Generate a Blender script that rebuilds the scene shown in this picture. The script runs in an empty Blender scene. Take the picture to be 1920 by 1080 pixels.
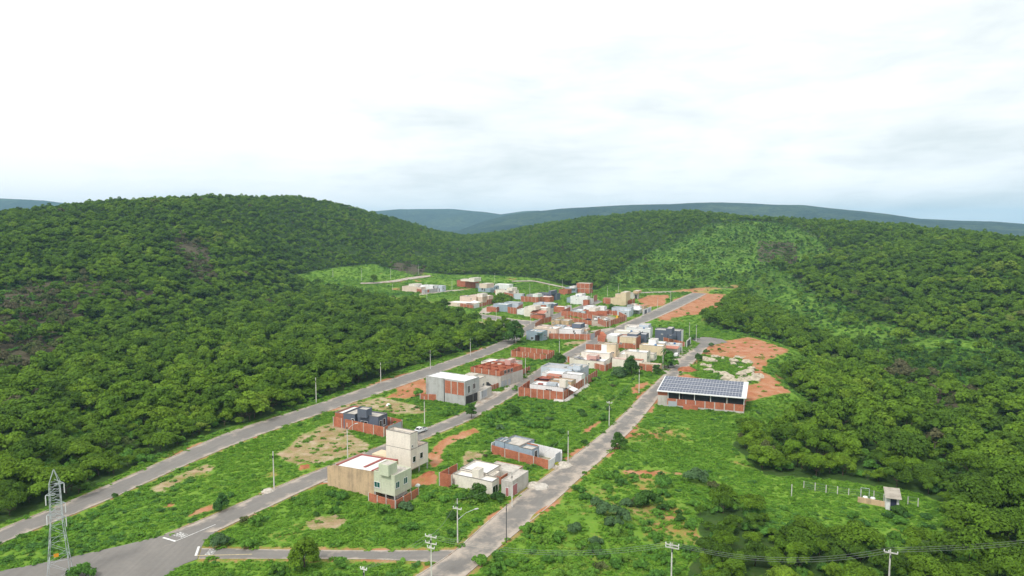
import bpy, math, random
import numpy as np
rnd = random.Random(7)
C = bpy.context.scene.collection
SC = bpy.context.scene
# ---------------------------------------------------------------- camera, sky, sun, exposure
CAM_H = 60.0; FPX = 1280.0; PITCH = math.radians(5.13)
cam_d = bpy.data.cameras.new('camera'); cam = bpy.data.objects.new('camera', cam_d); C.objects.link(cam)
cam.location = (0, 0, CAM_H); cam.rotation_euler = (math.radians(90) - PITCH, 0, 0)
cam_d.sensor_width = 36; cam_d.lens = 36 * FPX / 1920; cam_d.clip_start = 1; cam_d.clip_end = 40000
SC.camera = cam
SUN_EL = math.radians(50); SUN_AZ = math.radians(215)      # compass: 0 = +Y, clockwise
W = bpy.data.worlds.new('World'); SC.world = W; W.use_nodes = True
def sky():
    nt = W.node_tree; nt.nodes.clear(); N = nt.nodes.new; L = nt.links.new
    out = N('ShaderNodeOutputWorld'); bg = N('ShaderNodeBackground')
    L(bg.outputs[0], out.inputs[0])
    st = N('ShaderNodeTexSky'); st.sky_type = 'NISHITA'; st.sun_disc = False
    st.sun_elevation = SUN_EL; st.sun_rotation = SUN_AZ
    sc = N('ShaderNodeVectorMath'); sc.operation = 'SCALE'; sc.inputs[3].default_value = 0.12
    L(st.outputs[0], sc.inputs[0])
    tc = N('ShaderNodeTexCoord'); sp = N('ShaderNodeSeparateXYZ'); L(tc.outputs['Generated'], sp.inputs[0])
    def mth(op, a, b=None, cl=False):
        m = N('ShaderNodeMath'); m.operation = op; m.use_clamp = cl
        for i, v in enumerate((a, b)):
            if v is None: continue
            if isinstance(v, (int, float)): m.inputs[i].default_value = v
            else: L(v, m.inputs[i])
        return m.outputs[0]
    zz = mth('ADD', mth('MAXIMUM', sp.outputs[2], 0.0), 0.09)
    cx = mth('DIVIDE', sp.outputs[0], zz); cy = mth('DIVIDE', sp.outputs[1], zz)
    cb = N('ShaderNodeCombineXYZ'); L(cx, cb.inputs[0]); L(cy, cb.inputs[1])
    def noise(scale, det, rough, off, dist=0.0):
        mp = N('ShaderNodeMapping'); mp.inputs[1].default_value = off; L(cb.outputs[0], mp.inputs[0])
        n = N('ShaderNodeTexNoise'); n.inputs['Scale'].default_value = scale; n.inputs['Detail'].default_value = det
        n.inputs['Roughness'].default_value = rough; n.inputs['Distortion'].default_value = dist
        L(mp.outputs[0], n.inputs['Vector']); return n.outputs[0]
    n1 = noise(0.55, 9, 0.56, (3.1, 7.7, 0), 0.25); n2 = noise(1.9, 8, 0.6, (11.3, 2.2, 0), 0.4); n3 = noise(0.22, 3, 0.5, (5.5, 1.2, 0))
    # heaped cloud seen edge-on low in the sky, flat layers overhead
    mp = N('ShaderNodeMapping'); mp.inputs[3].default_value = (3.2, 3.2, 8.5); mp.inputs[1].default_value = (2.3, 0.4, 1.1); L(tc.outputs['Generated'], mp.inputs[0])
    n4 = N('ShaderNodeTexNoise'); n4.inputs['Scale'].default_value = 1.0; n4.inputs['Detail'].default_value = 10; n4.inputs['Roughness'].default_value = 0.55; n4.inputs['Distortion'].default_value = 0.6; L(mp.outputs[0], n4.inputs['Vector'])
    low = mth('SUBTRACT', 1.0, mth('MULTIPLY', sp.outputs[2], 3.6), True)
    s0 = mth('ADD', mth('MULTIPLY', n1, 0.62), mth('MULTIPLY', n2, 0.38))
    s = mth('ADD', mth('MULTIPLY', s0, mth('SUBTRACT', 1.0, mth('MULTIPLY', low, 0.8))), mth('MULTIPLY', n4.outputs[0], mth('MULTIPLY', low, 0.8)))
    # thicker (greyer) cloud to the right and low down, bright thin cloud up to the left
    side = mth('ADD', mth('MULTIPLY', sp.outputs[0], -0.15), mth('ADD', 0.035, mth('MULTIPLY', sp.outputs[2], 0.20)))
    s = mth('ADD', s, mth('ADD', side, mth('MULTIPLY', mth('SUBTRACT', n3, 0.5), 0.25)))
    r = N('ShaderNodeValToRGB'); L(s, r.inputs[0])
    e = r.color_ramp.elements; e[0].position = 0.40; e[0].color = (0.68, 0.735, 0.745, 1); e[1].position = 0.65; e[1].color = (1.0, 1.0, 1.0, 1)
    m = r.color_ramp.elements.new(0.485); m.color = (0.82, 0.855, 0.86, 1)
    m2 = r.color_ramp.elements.new(0.56); m2.color = (0.925, 0.95, 0.955, 1)
    # a gap of open sky high to the left
    gx = mth('ADD', mth('ADD', sp.outputs[0], 0.60), mth('MULTIPLY', mth('SUBTRACT', n2, 0.5), 0.5)); gz = mth('SUBTRACT', sp.outputs[2], 0.33)
    g = mth('ADD', mth('POWER', mth('MULTIPLY', gx, 4.2), 2.0), mth('POWER', mth('MULTIPLY', gz, 9.0), 2.0))
    gap = mth('SUBTRACT', 1.0, g, True)
    gap = mth('MULTIPLY', gap, 0.28)
    mx = N('ShaderNodeMix'); mx.data_type = 'RGBA'; L(gap, mx.inputs[0]); L(r.outputs[0], mx.inputs[6]); L(sc.outputs[0], mx.inputs[7])
    bo = N('ShaderNodeVectorMath'); bo.operation = 'SCALE'; bo.inputs[3].default_value = 0.96; L(mx.outputs[2], bo.inputs[0])
    L(bo.outputs[0], bg.inputs[0]); bg.inputs[1].default_value = 1.0
sky()
sun_d = bpy.data.lights.new('sun', 'SUN'); sun_o = bpy.data.objects.new('sun', sun_d); C.objects.link(sun_o)
sun_d.energy = 2.0; sun_d.angle = math.radians(11); sun_d.color = (1.0, 0.97, 0.92)
sun_o.rotation_euler = (math.pi / 2 - SUN_EL, 0, math.pi - SUN_AZ); sun_o.location = (0, -50, 300)
SC.view_settings.view_transform = 'Standard'; SC.view_settings.look = 'None'
SC.view_settings.exposure = 0.42; SC.view_settings.gamma = 1.0
SC.cycles.use_denoising = True
SC.cycles.max_bounces = 5; SC.cycles.diffuse_bounces = 3; SC.cycles.glossy_bounces = 2; SC.cycles.transmission_bounces = 3
SC.cycles.volume_bounces = 0; SC.cycles.use_adaptive_sampling = True; SC.cycles.adaptive_threshold = 0.015
# ---------------------------------------------------------------- lie of the land
cP, sP = math.cos(PITCH), math.sin(PITCH)
def ss(t): t = np.clip(t, 0, 1); return t * t * (3 - 2 * t)
def _hash(ix, iy, s):
    h = (ix.astype(np.int64) * 374761393 + iy.astype(np.int64) * 668265263 + s * 1442695041) & 0xffffffff
    h = ((h ^ (h >> 13)) * 1274126177) & 0xffffffff
    return ((h ^ (h >> 16)) & 0xffffff) / float(0xffffff)
def vnoise(x, y, s=0):
    x = np.asarray(x, float); y = np.asarray(y, float)
    ix = np.floor(x); iy = np.floor(y); fx = ss(x - ix); fy = ss(y - iy)
    a = _hash(ix, iy, s); b = _hash(ix + 1, iy, s); c = _hash(ix, iy + 1, s); d = _hash(ix + 1, iy + 1, s)
    return (a + (b - a) * fx) + ((c - a) + (a - b - c + d) * fx) * fy
def fbm(x, y, sc, s=0, o=4):
    v = 0; amp = 1; tot = 0
    for k in range(o):
        v = v + amp * vnoise(x / sc + 17.3 * k, y / sc - 9.1 * k, s + k); tot += amp; amp *= 0.55; sc *= 0.5
    return v / tot
RX = [-900, -400, 0, 200, 400, 550, 640, 720, 800, 870, 950, 1000, 1100, 1200, 1300, 1400, 1500, 1600, 1700, 1800, 1920, 2300, 2900]
RY = [425, 413, 398, 377, 367, 369, 383, 405, 427, 440, 433, 423, 405, 395, 394, 402, 410, 415, 421, 430, 441, 450, 450]
DX = [-900, 0, 400, 640, 870, 1000, 1200, 1400, 1700, 1920, 2300]
DD = [800, 850, 950, 1150, 1400, 1350, 1200, 1100, 900, 800, 800]
FX = [-900, 0, 300, 480, 560, 800, 1250, 1400, 1500, 1700, 1920, 2400]
FF = [300, 330, 390, 520, 620, 650, 650, 620, 470, 420, 370, 350]
EDGE = None
MOUNDS = []
def slope_of(y): b = (540 - y) / FPX; return (-sP + b * cP) / (cP + b * sP)
def terrain(x, y, fine=True):
    x = np.asarray(x, float); y = np.asarray(y, float)
    r = np.hypot(x, y); yy = np.maximum(y, 1e-3)
    col = np.where(y > 1, 960 + FPX * x / yy, np.where(x < 0, -900, 2900)); col = np.clip(col, -900, 2900)
    cs = FPX / np.hypot(FPX, col - 960)
    zr = CAM_H + np.interp(col, DX, DD) * cs * slope_of(np.interp(col, RX, RY)) - 6
    D = np.interp(col, DX, DD); Fd = np.interp(col, FX, FF)
    t = np.clip((r - Fd) / (D - Fd), 0, 1)
    z = zr * np.sin(np.pi / 2 * t) ** 1.35
    back = ss((r - D) / 900.0); z = z * (1 - back) - 40 * back
    z = z + (fbm(x, y, 170, 3, 3) - 0.5) * 26 * ss(t * 2.2) * (1 - 0.75 * t) * (1 - back)
    z = np.where(y > 1, z, z * ss(y * 0 + 1) * 0)
    if EDGE is not None:
        d = np.full(np.shape(x), 1e9)
        for (x0, y0), (x1, y1) in zip(EDGE[:-1], EDGE[1:]):
            dx, dy = x1 - x0, y1 - y0; q = np.clip(((x - x0) * dx + (y - y0) * dy) / (dx * dx + dy * dy), 0, 1)
            d = np.minimum(d, np.hypot(x - x0 - q * dx, y - y0 - q * dy))
        ins = pinp(x, y, EDGE_POLY)
        z = z - 5.5 * ss(d / 9.0) * ins * (1 - t)
    for mx, my, mr, mh in MOUNDS:
        q = ((x - mx) ** 2 + (y - my) ** 2) / (mr * mr); z = z + mh * np.exp(-q * 1.6)
    return z
def pinp(x, y, poly):
    ins = np.zeros(np.shape(x), bool); n = len(poly)
    for i in range(n):
        x0, y0 = poly[i]; x1, y1 = poly[(i + 1) % n]
        if y0 == y1: continue
        c = ((y0 > y) != (y1 > y)) & (x < (x1 - x0) * (y - y0) / (y1 - y0) + x0); ins ^= c
    return ins
def ray(px, py):
    a = (px - 960) / FPX; b = (540 - py) / FPX
    return np.array((a, cP + b * sP, -sP + b * cP))
def G(px, py, z=0.0):
    d = ray(px, py); t = (z - CAM_H) / d[2]
    return np.array((d[0] * t, d[1] * t, z))
def GT(px, py):                       # where the view ray through that point meets the land
    d = ray(px, py); ts = np.concatenate((np.arange(60, 900, 1.0), np.arange(900, 9000, 6.0)))
    zz = CAM_H + d[2] * ts - terrain(d[0] * ts, d[1] * ts); i = np.argmax(zz < 0)
    if zz[i] >= 0: i = len(ts) - 1
    t0, t1, z0, z1 = ts[i - 1], ts[i], zz[i - 1], zz[i]
    t = t0 + (t1 - t0) * z0 / (z0 - z1) if z0 != z1 else t0
    p = d * t; return np.array((p[0], p[1], float(terrain(p[0], p[1]))))
def proj(x, y, z):
    dep = y * cP - (z - CAM_H) * sP; up = y * sP + (z - CAM_H) * cP; dep = np.where(dep > 1, dep, 1)
    return 960 + FPX * x / dep, 540 - FPX * up / dep, dep
def hgt(px, ybase, ytop, zb=0.0):    # height of an upright that stands at (px,ybase) and ends at ytop
    p = G(px, ybase, zb); b = (540 - ytop) / FPX; s = (-sP + b * cP) / (cP + b * sP)
    return CAM_H + p[1] * s - zb
EDGE = None
_e = [G(*q)[:2] for q in [(1400, 560), (1392, 585), (1440, 640), (1486, 655), (1440, 672), (1428, 692), (1480, 735), (1432, 745), (1410, 778), (1395, 800)]]
EDGE = _e; EDGE_POLY = _e + [G(*q)[:2] for q in [(1500, 830), (1900, 900), (2900, 900), (2900, 500), (1600, 520)]]
MOUNDS = [(*G(1120, 985)[:2], 9, 2.2), (*G(1085, 1000)[:2], 6, 1.4), (*G(812, 893)[:2], 3.2, 1.0), (*G(1187, 706)[:2], 7, 2.2), (*G(573, 876)[:2], 3, 1.0)]
# ---------------------------------------------------------------- helpers
MATS = {}
def mat(name): return MATS[name]
class MB:
    def __init__(s): s.v = []; s.f = []; s.uv = []
    def quad(s, a, b, c, d, uv=None):
        i = len(s.v); s.v += [tuple(a), tuple(b), tuple(c), tuple(d)]; s.f.append((i, i + 1, i + 2, i + 3))
        if uv is None:
            a_, b_, d_ = np.array(a), np.array(b), np.array(d); l = np.linalg.norm(b_ - a_); h = np.linalg.norm(d_ - a_); uv = ((0, 0), (l, 0), (l, h), (0, h))
        s.uv += list(uv)
    def tri(s, a, b, c):
        i = len(s.v); s.v += [tuple(a), tuple(b), tuple(c)]; s.f.append((i, i + 1, i + 2)); s.uv += [(0, 0), (1, 0), (0, 1)]
    def hexa(s, p, q):                # p = 4 lower corners (ccw), q = 4 upper corners
        for i in range(4): j = (i + 1) % 4; s.quad(p[i], p[j], q[j], q[i])
        s.quad(*q); s.quad(p[3], p[2], p[1], p[0])
    def bar(s, p, q, w, h=None):
        p = np.array(p, float); q = np.array(q, float); d = q - p; d /= np.linalg.norm(d) + 1e-9
        u = np.cross(d, (0, 0, 1.0));
        if np.linalg.norm(u) < 1e-3: u = np.array((1.0, 0, 0))
        u /= np.linalg.norm(u); v = np.cross(u, d); h = h or w
        c = [(-1, -1), (1, -1), (1, 1), (-1, 1)]
        A = [p + u * w / 2 * i + v * h / 2 * j for i, j in c]; B = [q + u * w / 2 * i + v * h / 2 * j for i, j in c]
        s.hexa(A, B)
    def tube(s, pts, rs, n=7, cap=True):
        rings = []
        for k, p in enumerate(pts):
            p = np.array(p, float); d = np.array(pts[min(k + 1, len(pts) - 1)], float) - np.array(pts[max(k - 1, 0)], float); d /= np.linalg.norm(d) + 1e-9
            u = np.cross(d, (0.0, 1.0, 0.05)); u /= np.linalg.norm(u) + 1e-9; v = np.cross(d, u)
            rings.append([p + (u * math.cos(6.2832 * i / n) + v * math.sin(6.2832 * i / n)) * rs[k] for i in range(n)])
        for A, B in zip(rings[:-1], rings[1:]):
            for i in range(n): j = (i + 1) % n; s.quad(A[i], A[j], B[j], B[i])
        if cap:
            for R, rev in ((rings[0], 1), (rings[-1], 0)):
                i0 = len(s.v); s.v += [tuple(p) for p in R]; ids = list(range(i0, i0 + n)); s.f.append(tuple(ids[::-1] if rev else ids)); s.uv += [(0, 0)] * n
    def mesh(s, name, m, org=(0, 0, 0)):
        me = bpy.data.meshes.new(name); o = np.array(org)
        me.from_pydata([tuple(np.array(p) - o) for p in s.v], [], s.f)
        ul = me.uv_layers.new(name='uv'); ul.data.foreach_set('uv', [float(c) for q in s.uv for c in q])
        me.materials.append(mat(m) if isinstance(m, str) else m); me.update(); return me
def thing(name, label, cat, loc, group=None):
    o = bpy.data.objects.new(name, None); C.objects.link(o); o.location = [float(c) for c in loc]; o.empty_display_size = 0.3
    tag(o, label, cat, group); return o
def tag(o, label=None, cat=None, group=None, kind=None):
    if label: o['label'] = label
    if cat: o['category'] = cat
    if group: o['group'] = group
    if kind: o['kind'] = kind
    return o
def part(name, mb, m, parent, label=None, up=None):
    """one mesh under its thing; vertices are given in world space"""
    top = parent if parent.parent is None else parent.parent
    me = mb.mesh(name, m, top.location)
    o = bpy.data.objects.new(name, me); C.objects.link(o); o.parent = parent
    if label: o['label'] = label
    return o
def solo(name, mb, m, label, cat, loc, group=None):
    o = bpy.data.objects.new(name, mb.mesh(name, m, loc)); C.objects.link(o); o.location = [float(c) for c in loc]
    return tag(o, label, cat, group)
def struct(name, me):
    o = bpy.data.objects.new(name, me); C.objects.link(o); o['kind'] = 'structure'; return o
def copy_tree(o, parent=None):
    c = o.copy(); C.objects.link(c); c.parent = parent
    for ch in list(o.children): copy_tree(ch, c)
    return c
# ---------------------------------------------------------------- materials
def newmat(name):
    m = bpy.data.materials.new(name); m.use_nodes = True; nt = m.node_tree; nt.nodes.clear(); MATS[name] = m
    o = nt.nodes.new('ShaderNodeOutputMaterial'); return m, nt, o
class NT:
    def __init__(s, nt): s.nt = nt
    def n(s, t, **kw):
        k = s.nt.nodes.new(t)
        for a, b in kw.items(): setattr(k, a, b)
        return k
    def l(s, a, b): s.nt.links.new(a, b)
    def m(s, op, a, b=None, cl=False):
        k = s.n('ShaderNodeMath', operation=op, use_clamp=cl)
        for i, v in enumerate((a, b)):
            if v is None: continue
            if isinstance(v, (int, float)): k.inputs[i].default_value = v
            else: s.l(v, k.inputs[i])
        return k.outputs[0]
    def noise(s, vec, scale, det=4, rough=0.55, dim='3D'):
        k = s.n('ShaderNodeTexNoise', noise_dimensions=dim); k.inputs['Scale'].default_value = scale; k.inputs['Detail'].default_value = det
        k.inputs['Roughness'].default_value = rough
        if vec is not None: s.l(vec, k.inputs['Vector'])
        return k.outputs[0]
    def map(s, vec, sc=(1, 1, 1)):
        k = s.n('ShaderNodeMapping'); k.inputs[3].default_value = sc; s.l(vec, k.inputs[0]); return k.outputs[0]
    def ramp(s, f, stops):
        k = s.n('ShaderNodeValToRGB'); s.l(f, k.inputs[0]); e = k.color_ramp.elements
        while len(e) < len(stops): e.new(0.5)
        for q, (p, c) in zip(e, stops): q.position = p; q.color = (*c, 1) if len(c) == 3 else c
        return k.outputs[0]
    def mix(s, f, a, b, mode='MIX'):
        k = s.n('ShaderNodeMix', data_type='RGBA', blend_type=mode)
        for i, v in ((0, f), (6, a), (7, b)):
            if isinstance(v, (int, float)): k.inputs[i].default_value = v
            elif isinstance(v, tuple): k.inputs[i].default_value = (*v, 1) if len(v) == 3 else v
            else: s.l(v, k.inputs[i])
        return k.outputs[2]
    def bsdf(s, out, col, rough=0.9, spec=0.2, metal=0.0, bump=None, bs=0.3, bd=0.05):
        b = s.n('ShaderNodeBsdfPrincipled'); b.inputs['Roughness'].default_value = rough; b.inputs['Specular IOR Level'].default_value = spec; b.inputs['Metallic'].default_value = metal
        if isinstance(col, tuple): b.inputs[0].default_value = (*col, 1)
        else: s.l(col, b.inputs[0])
        if bump is not None:
            k = s.n('ShaderNodeBump'); k.inputs[0].default_value = bs; k.inputs[1].default_value = bd; s.l(bump, k.inputs['Height']); s.l(k.outputs[0], b.inputs['Normal'])
        s.l(b.outputs[0], out.inputs[0]); return b
def pos(n): return n.n('ShaderNodeNewGeometry').outputs['Position']
def plaster(name, col, dirt=0.5, dcol=(0.16, 0.13, 0.10), rough=0.9):
    m, nt, o = newmat(name); n = NT(nt); p = pos(n)
    st = n.noise(n.map(p, (1.1, 1.1, 0.10)), 1.0, 5, 0.65); bl = n.noise(p, 0.45, 5, 0.6); fi = n.noise(p, 2.6, 3, 0.6)
    f = n.m('ADD', n.m('MULTIPLY', st, 0.6), n.m('MULTIPLY', bl, 0.5)); f = n.m('MULTIPLY', n.m('SUBTRACT', f, 0.51), 3.4, True)
    c = n.mix(n.m('MULTIPLY', f, dirt), col, dcol)
    c = n.mix(0.35, c, n.ramp(fi, [(0.3, (0.62, 0.62, 0.62)), (0.7, (1, 1, 1))]), 'MULTIPLY')
    n.bsdf(o, c, rough, 0.15, bump=fi, bs=0.2)
def mk_materials():
    for nm, c, d in [('plaster_cream', (0.83, 0.76, 0.66), .35), ('plaster_white', (0.80, 0.80, 0.785), .3), ('plaster_beige', (0.72, 0.58, 0.40), .3), ('plaster_pink', (0.62, 0.36, 0.31), .3),
                     ('plaster_green', (0.60, 0.635, 0.47), .3), ('plaster_tan', (0.60, 0.43, 0.27), .85), ('plaster_slate', (0.125, 0.145, 0.19), .3), ('plaster_blue', (0.33, 0.41, 0.48), .3),
                     ('plaster_sky', (0.52, 0.58, 0.63), .3), ('concrete', (0.47, 0.47, 0.46), .7), ('concrete_pale', (0.55, 0.52, 0.47), .6), ('plaster_peach', (0.76, 0.61, 0.50), .3), ('plaster_grey', (0.37, 0.40, 0.39), .35)]: plaster(nm, c, d)
    plaster('slab', (0.54, 0.50, 0.44), .8, (0.13, 0.11, 0.09))
    # brickwork: hollow red blocks with a thin mortar line
    m, nt, o = newmat('brick'); n = NT(nt); uv = n.n('ShaderNodeUVMap').outputs[0]; p = pos(n)
    b = n.n('ShaderNodeTexBrick'); n.l(uv, b.inputs[0]); b.inputs['Scale'].default_value = 1.0; b.inputs['Brick Width'].default_value = 0.36; b.inputs['Row Height'].default_value = 0.2; b.inputs['Mortar Size'].default_value = 0.014
    b.inputs[1].default_value = (0.52, 0.160, 0.082, 1); b.inputs[2].default_value = (0.41, 0.120, 0.062, 1); b.inputs[3].default_value = (0.42, 0.26, 0.19, 1)
    v = n.noise(p, 0.5, 5, 0.65); st = n.noise(n.map(p, (1.3, 1.3, 0.12)), 1, 4, .6)
    c = n.mix(0.85, b.outputs[0], n.ramp(v, [(0.3, (0.66, 0.62, 0.6)), (0.6, (1, 1, 1)), (0.75, (1.12, 1.1, 1.05))]), 'MULTIPLY'); c = n.mix(n.m('MULTIPLY', n.m('SUBTRACT', st, 0.55), 2.5, True), c, (0.21, 0.12, 0.085))
    n.bsdf(o, c, 0.95, 0.1, bump=b.outputs['Fac'], bs=-0.2)
    def sheet(name, col, dirt, dc, sc=3.0, rough=0.55, spec=0.3):
        m, nt, o = newmat(name); n = NT(nt); uv = n.n('ShaderNodeUVMap').outputs[0]; p = pos(n)
        w = n.n('ShaderNodeTexWave'); n.l(uv, w.inputs[0]); w.inputs['Scale'].default_value = sc; w.inputs['Distortion'].default_value = 0
        v = n.noise(p, 0.7, 5, 0.65); v2 = n.noise(n.map(p, (0.2, 2.4, 1)), 1, 3, 0.6)
        c = n.mix(n.m('MULTIPLY', n.m('SUBTRACT', n.m('ADD', v, n.m('MULTIPLY', v2, 0.4)), 0.62), dirt * 2.6, True), col, dc)
        n.bsdf(o, c, rough, spec, bump=w.outputs[1], bs=0.5)
    sheet('sheet_white', (0.80, 0.80, 0.785), .5, (0.36, 0.33, 0.30)); sheet('sheet_grey', (0.44, 0.44, 0.43), .7, (0.2, 0.19, 0.18)); sheet('tile_red', (0.48, 0.20, 0.14), .6, (0.26, 0.14, 0.11), 4.0, 0.85, 0.1); sheet('sheet_red', (0.33, 0.085, 0.07), .5, (0.2, 0.1, 0.09))
    sheet('fibre_cement', (0.42, 0.38, 0.32), .9, (0.2, 0.17, 0.14), 3.0, 0.9, 0.1); sheet('gate_grey', (0.42, 0.45, 0.49), .3, (0.3, 0.3, 0.3), 5.0, 0.5, 0.4); sheet('gate_white', (0.72, 0.72, 0.72), .3, (0.4, 0.38, 0.36), 5.0); sheet('gate_pink', (0.45, 0.17, 0.17), .4, (0.25, 0.13, 0.12), 5.0); sheet('gate_dark', (0.07, 0.08, 0.10), .3, (0.05, 0.05, 0.05), 5.0, .5, .4)
    def flat(name, col, rough=0.6, spec=0.3, metal=0.0, var=0.25, sc=1.5):
        m, nt, o = newmat(name); n = NT(nt); v = n.noise(pos(n), sc, 4, 0.6)
        c = n.mix(var, col, n.ramp(v, [(0.3, tuple(k * 0.5 for k in col)), (0.7, tuple(min(1, k * 1.3) for k in col))])); n.bsdf(o, c, rough, spec, metal)
    flat('pole', (0.62, 0.60, 0.55), .9, .1, 0, .5, .7); flat('steel', (0.52, 0.56, 0.57), .5, .4, 0.3, .4, 1.0); flat('white_metal', (0.78, 0.78, 0.77), .4, .4, 0, .15); flat('dark_metal', (0.05, 0.05, 0.055), .5, .4); flat('cable', (0.20, 0.22, 0.21), .6, .3); flat('yellow_paint', (0.62, 0.36, 0.03), .5, .4)
    flat('glass', (0.012, 0.015, 0.02), .12, .6, 0, .3); flat('glass_green', (0.02, 0.10, 0.085), .15, .6, 0, .4); flat('door_dark', (0.035, 0.03, 0.03), .6, .3); flat('tyre', (0.018, 0.018, 0.018), .9, .1); flat('car_white', (0.75, 0.75, 0.74), .3, .5, 0, .08); flat('car_silver', (0.42, 0.44, 0.45), .3, .5, .3, .1); flat('car_dark', (0.03, 0.032, 0.04), .3, .5, 0, .1); flat('lamp', (0.55, 0.55, 0.53), .4, .4)
    flat('shadow_coping', (0.20, 0.185, 0.165), .95, .1, 0, .5, 1.2); flat('bark', (0.10, 0.075, 0.055), .95, .1, 0, .6, 3); flat('bark_pale', (0.18, 0.14, 0.11), .95, .1, 0, .6, 3); flat('rock', (0.45, 0.395, 0.30), .95, .1, 0, .7, .9); flat('paint_white', (0.70, 0.70, 0.67), .8, .2, 0, .6, 2.5); flat('paint_yellow', (0.62, 0.52, 0.30), .8, .2, 0, .6, 2.5)
    flat('door_navy', (0.035, 0.04, 0.075), .5, .4); flat('mesh_black', (0.02, 0.022, 0.024), .7, .2, 0, .5, .8); flat('plastic_blue', (0.05, 0.16, 0.33), .4, .4); flat('orange_sign', (0.72, 0.30, 0.02), .5, .3); flat('earth_red', (0.34, 0.13, 0.065), .98, .05, 0, .7, .8); flat('rubble', (0.52, 0.47, 0.40), .95, .1, 0, .8, 1.6)
    # solar glass with cell lines
    m, nt, o = newmat('solar_glass'); n = NT(nt); uv = n.n('ShaderNodeUVMap').outputs[0]
    b = n.n('ShaderNodeTexBrick'); n.l(uv, b.inputs[0]); b.offset = 0; b.inputs['Scale'].default_value = 1; b.inputs['Brick Width'].default_value = 0.17; b.inputs['Row Height'].default_value = 0.17; b.inputs['Mortar Size'].default_value = 0.006
    b.inputs[1].default_value = (0.030, 0.042, 0.085, 1); b.inputs[2].default_value = (0.042, 0.056, 0.10, 1); b.inputs[3].default_value = (0.10, 0.115, 0.15, 1); n.bsdf(o, b.outputs[0], 0.3, 0.32)
    # asphalt and concrete pavement: worn, with tyre tracks and sand washed on to it
    m, nt, o = newmat('asphalt'); n = NT(nt); p = pos(n); uv = n.n('ShaderNodeUVMap').outputs[0]
    a1 = n.noise(p, 0.10, 5, 0.6); a2 = n.noise(p, 1.4, 4, 0.7); a3 = n.noise(n.map(uv, (0.9, 0.035, 1)), 1, 4, 0.6)
    c = n.ramp(n.m('ADD', n.m('MULTIPLY', a1, 0.5), n.m('ADD', n.m('MULTIPLY', a2, 0.22), n.m('MULTIPLY', a3, 0.35))), [(0.35, (0.156, 0.146, 0.134)), (0.55, (0.198, 0.185, 0.168)), (0.75, (0.255, 0.234, 0.208))])
    att = n.n('ShaderNodeAttribute', attribute_name='sand'); d1 = n.noise(p, 0.22, 6, 0.65)
    f = n.m('MULTIPLY', n.m('SUBTRACT', n.m('ADD', d1, n.m('MULTIPLY', att.outputs['Fac'], 0.40)), 0.77), 5.0, True)
    c = n.mix(n.m('MULTIPLY', f, 0.8), c, n.mix(a2, (0.40, 0.32, 0.25), (0.50, 0.44, 0.37))); n.bsdf(o, c, 0.92, 0.15, bump=a2, bs=0.1)
    m, nt, o = newmat('pavement'); n = NT(nt); p = pos(n); a1 = n.noise(p, 0.3, 5, 0.65); a2 = n.noise(p, 1.8, 4, 0.6)
    c = n.ramp(n.m('ADD', n.m('MULTIPLY', a1, 0.7), n.m('MULTIPLY', a2, 0.3)), [(0.35, (0.25, 0.16, 0.11)), (0.5, (0.40, 0.35, 0.29)), (0.65, (0.50, 0.47, 0.42))]); n.bsdf(o, c, 0.95, 0.1)
    # leaves
    def leaf(name, stops, tr=0.24, spec=0.25, sat=1.0):
        m, nt, o = newmat(name); n = NT(nt)
        oi = n.n('ShaderNodeObjectInfo'); ge = n.n('ShaderNodeNewGeometry'); at = n.n('ShaderNodeAttribute', attribute_name='tint')
        big = n.noise(n.map(oi.outputs['Location'], (1, 1, 0)), 0.012, 3, 0.6)
        f = n.m('ADD', n.m('MULTIPLY', oi.outputs['Random'], 0.62), n.m('MULTIPLY', n.m('SUBTRACT', big, 0.31), 1.0))
        c = n.ramp(f, stops)
        k = n.m('ADD', n.m('ADD', 0.50, n.m('MULTIPLY', ge.outputs['Random Per Island'], 0.52)), n.m('MULTIPLY', at.outputs['Fac'], 0.52))
        cc = n.n('ShaderNodeVectorMath', operation='SCALE'); n.l(c, cc.inputs[0]); n.l(k, cc.inputs[3])
        b = n.n('ShaderNodeBsdfPrincipled'); n.l(cc.outputs[0], b.inputs[0]); b.inputs['Roughness'].default_value = 0.7; b.inputs['Specular IOR Level'].default_value = spec * .35
        t = n.n('ShaderNodeBsdfTranslucent'); n.l(n.mix(1.0, cc.outputs[0], (1.25, 1.25, 0.6), 'MULTIPLY'), t.inputs[0])
        x = n.n('ShaderNodeMixShader'); x.inputs[0].default_value = tr; n.l(b.outputs[0], x.inputs[1]); n.l(t.outputs[0], x.inputs[2]); n.l(x.outputs[0], o.inputs[0])
    leaf('leaf_forest', [(0.10, (0.052, 0.102, 0.015)), (0.32, (0.075, 0.146, 0.014)), (0.55, (0.100, 0.184, 0.015)), (0.78, (0.130, 0.222, 0.018)), (0.90, (0.168, 0.255, 0.026)), (0.97, (0.145, 0.170, 0.050))])
    leaf('leaf_bush', [(0.1, (0.055, 0.135, 0.03)), (0.4, (0.085, 0.20, 0.030)), (0.75, (0.120, 0.25, 0.034)), (0.95, (0.16, 0.27, 0.04))])
    leaf('leaf_blue', [(0.1, (0.068, 0.130, 0.050)), (0.9, (0.105, 0.185, 0.075))]); leaf('leaf_dark', [(0.1, (0.042, 0.098, 0.022)), (0.9, (0.070, 0.155, 0.026))]); leaf('leaf_yellow', [(0.1, (0.30, 0.30, 0.03)), (0.9, (0.34, 0.36, 0.04))])
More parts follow.
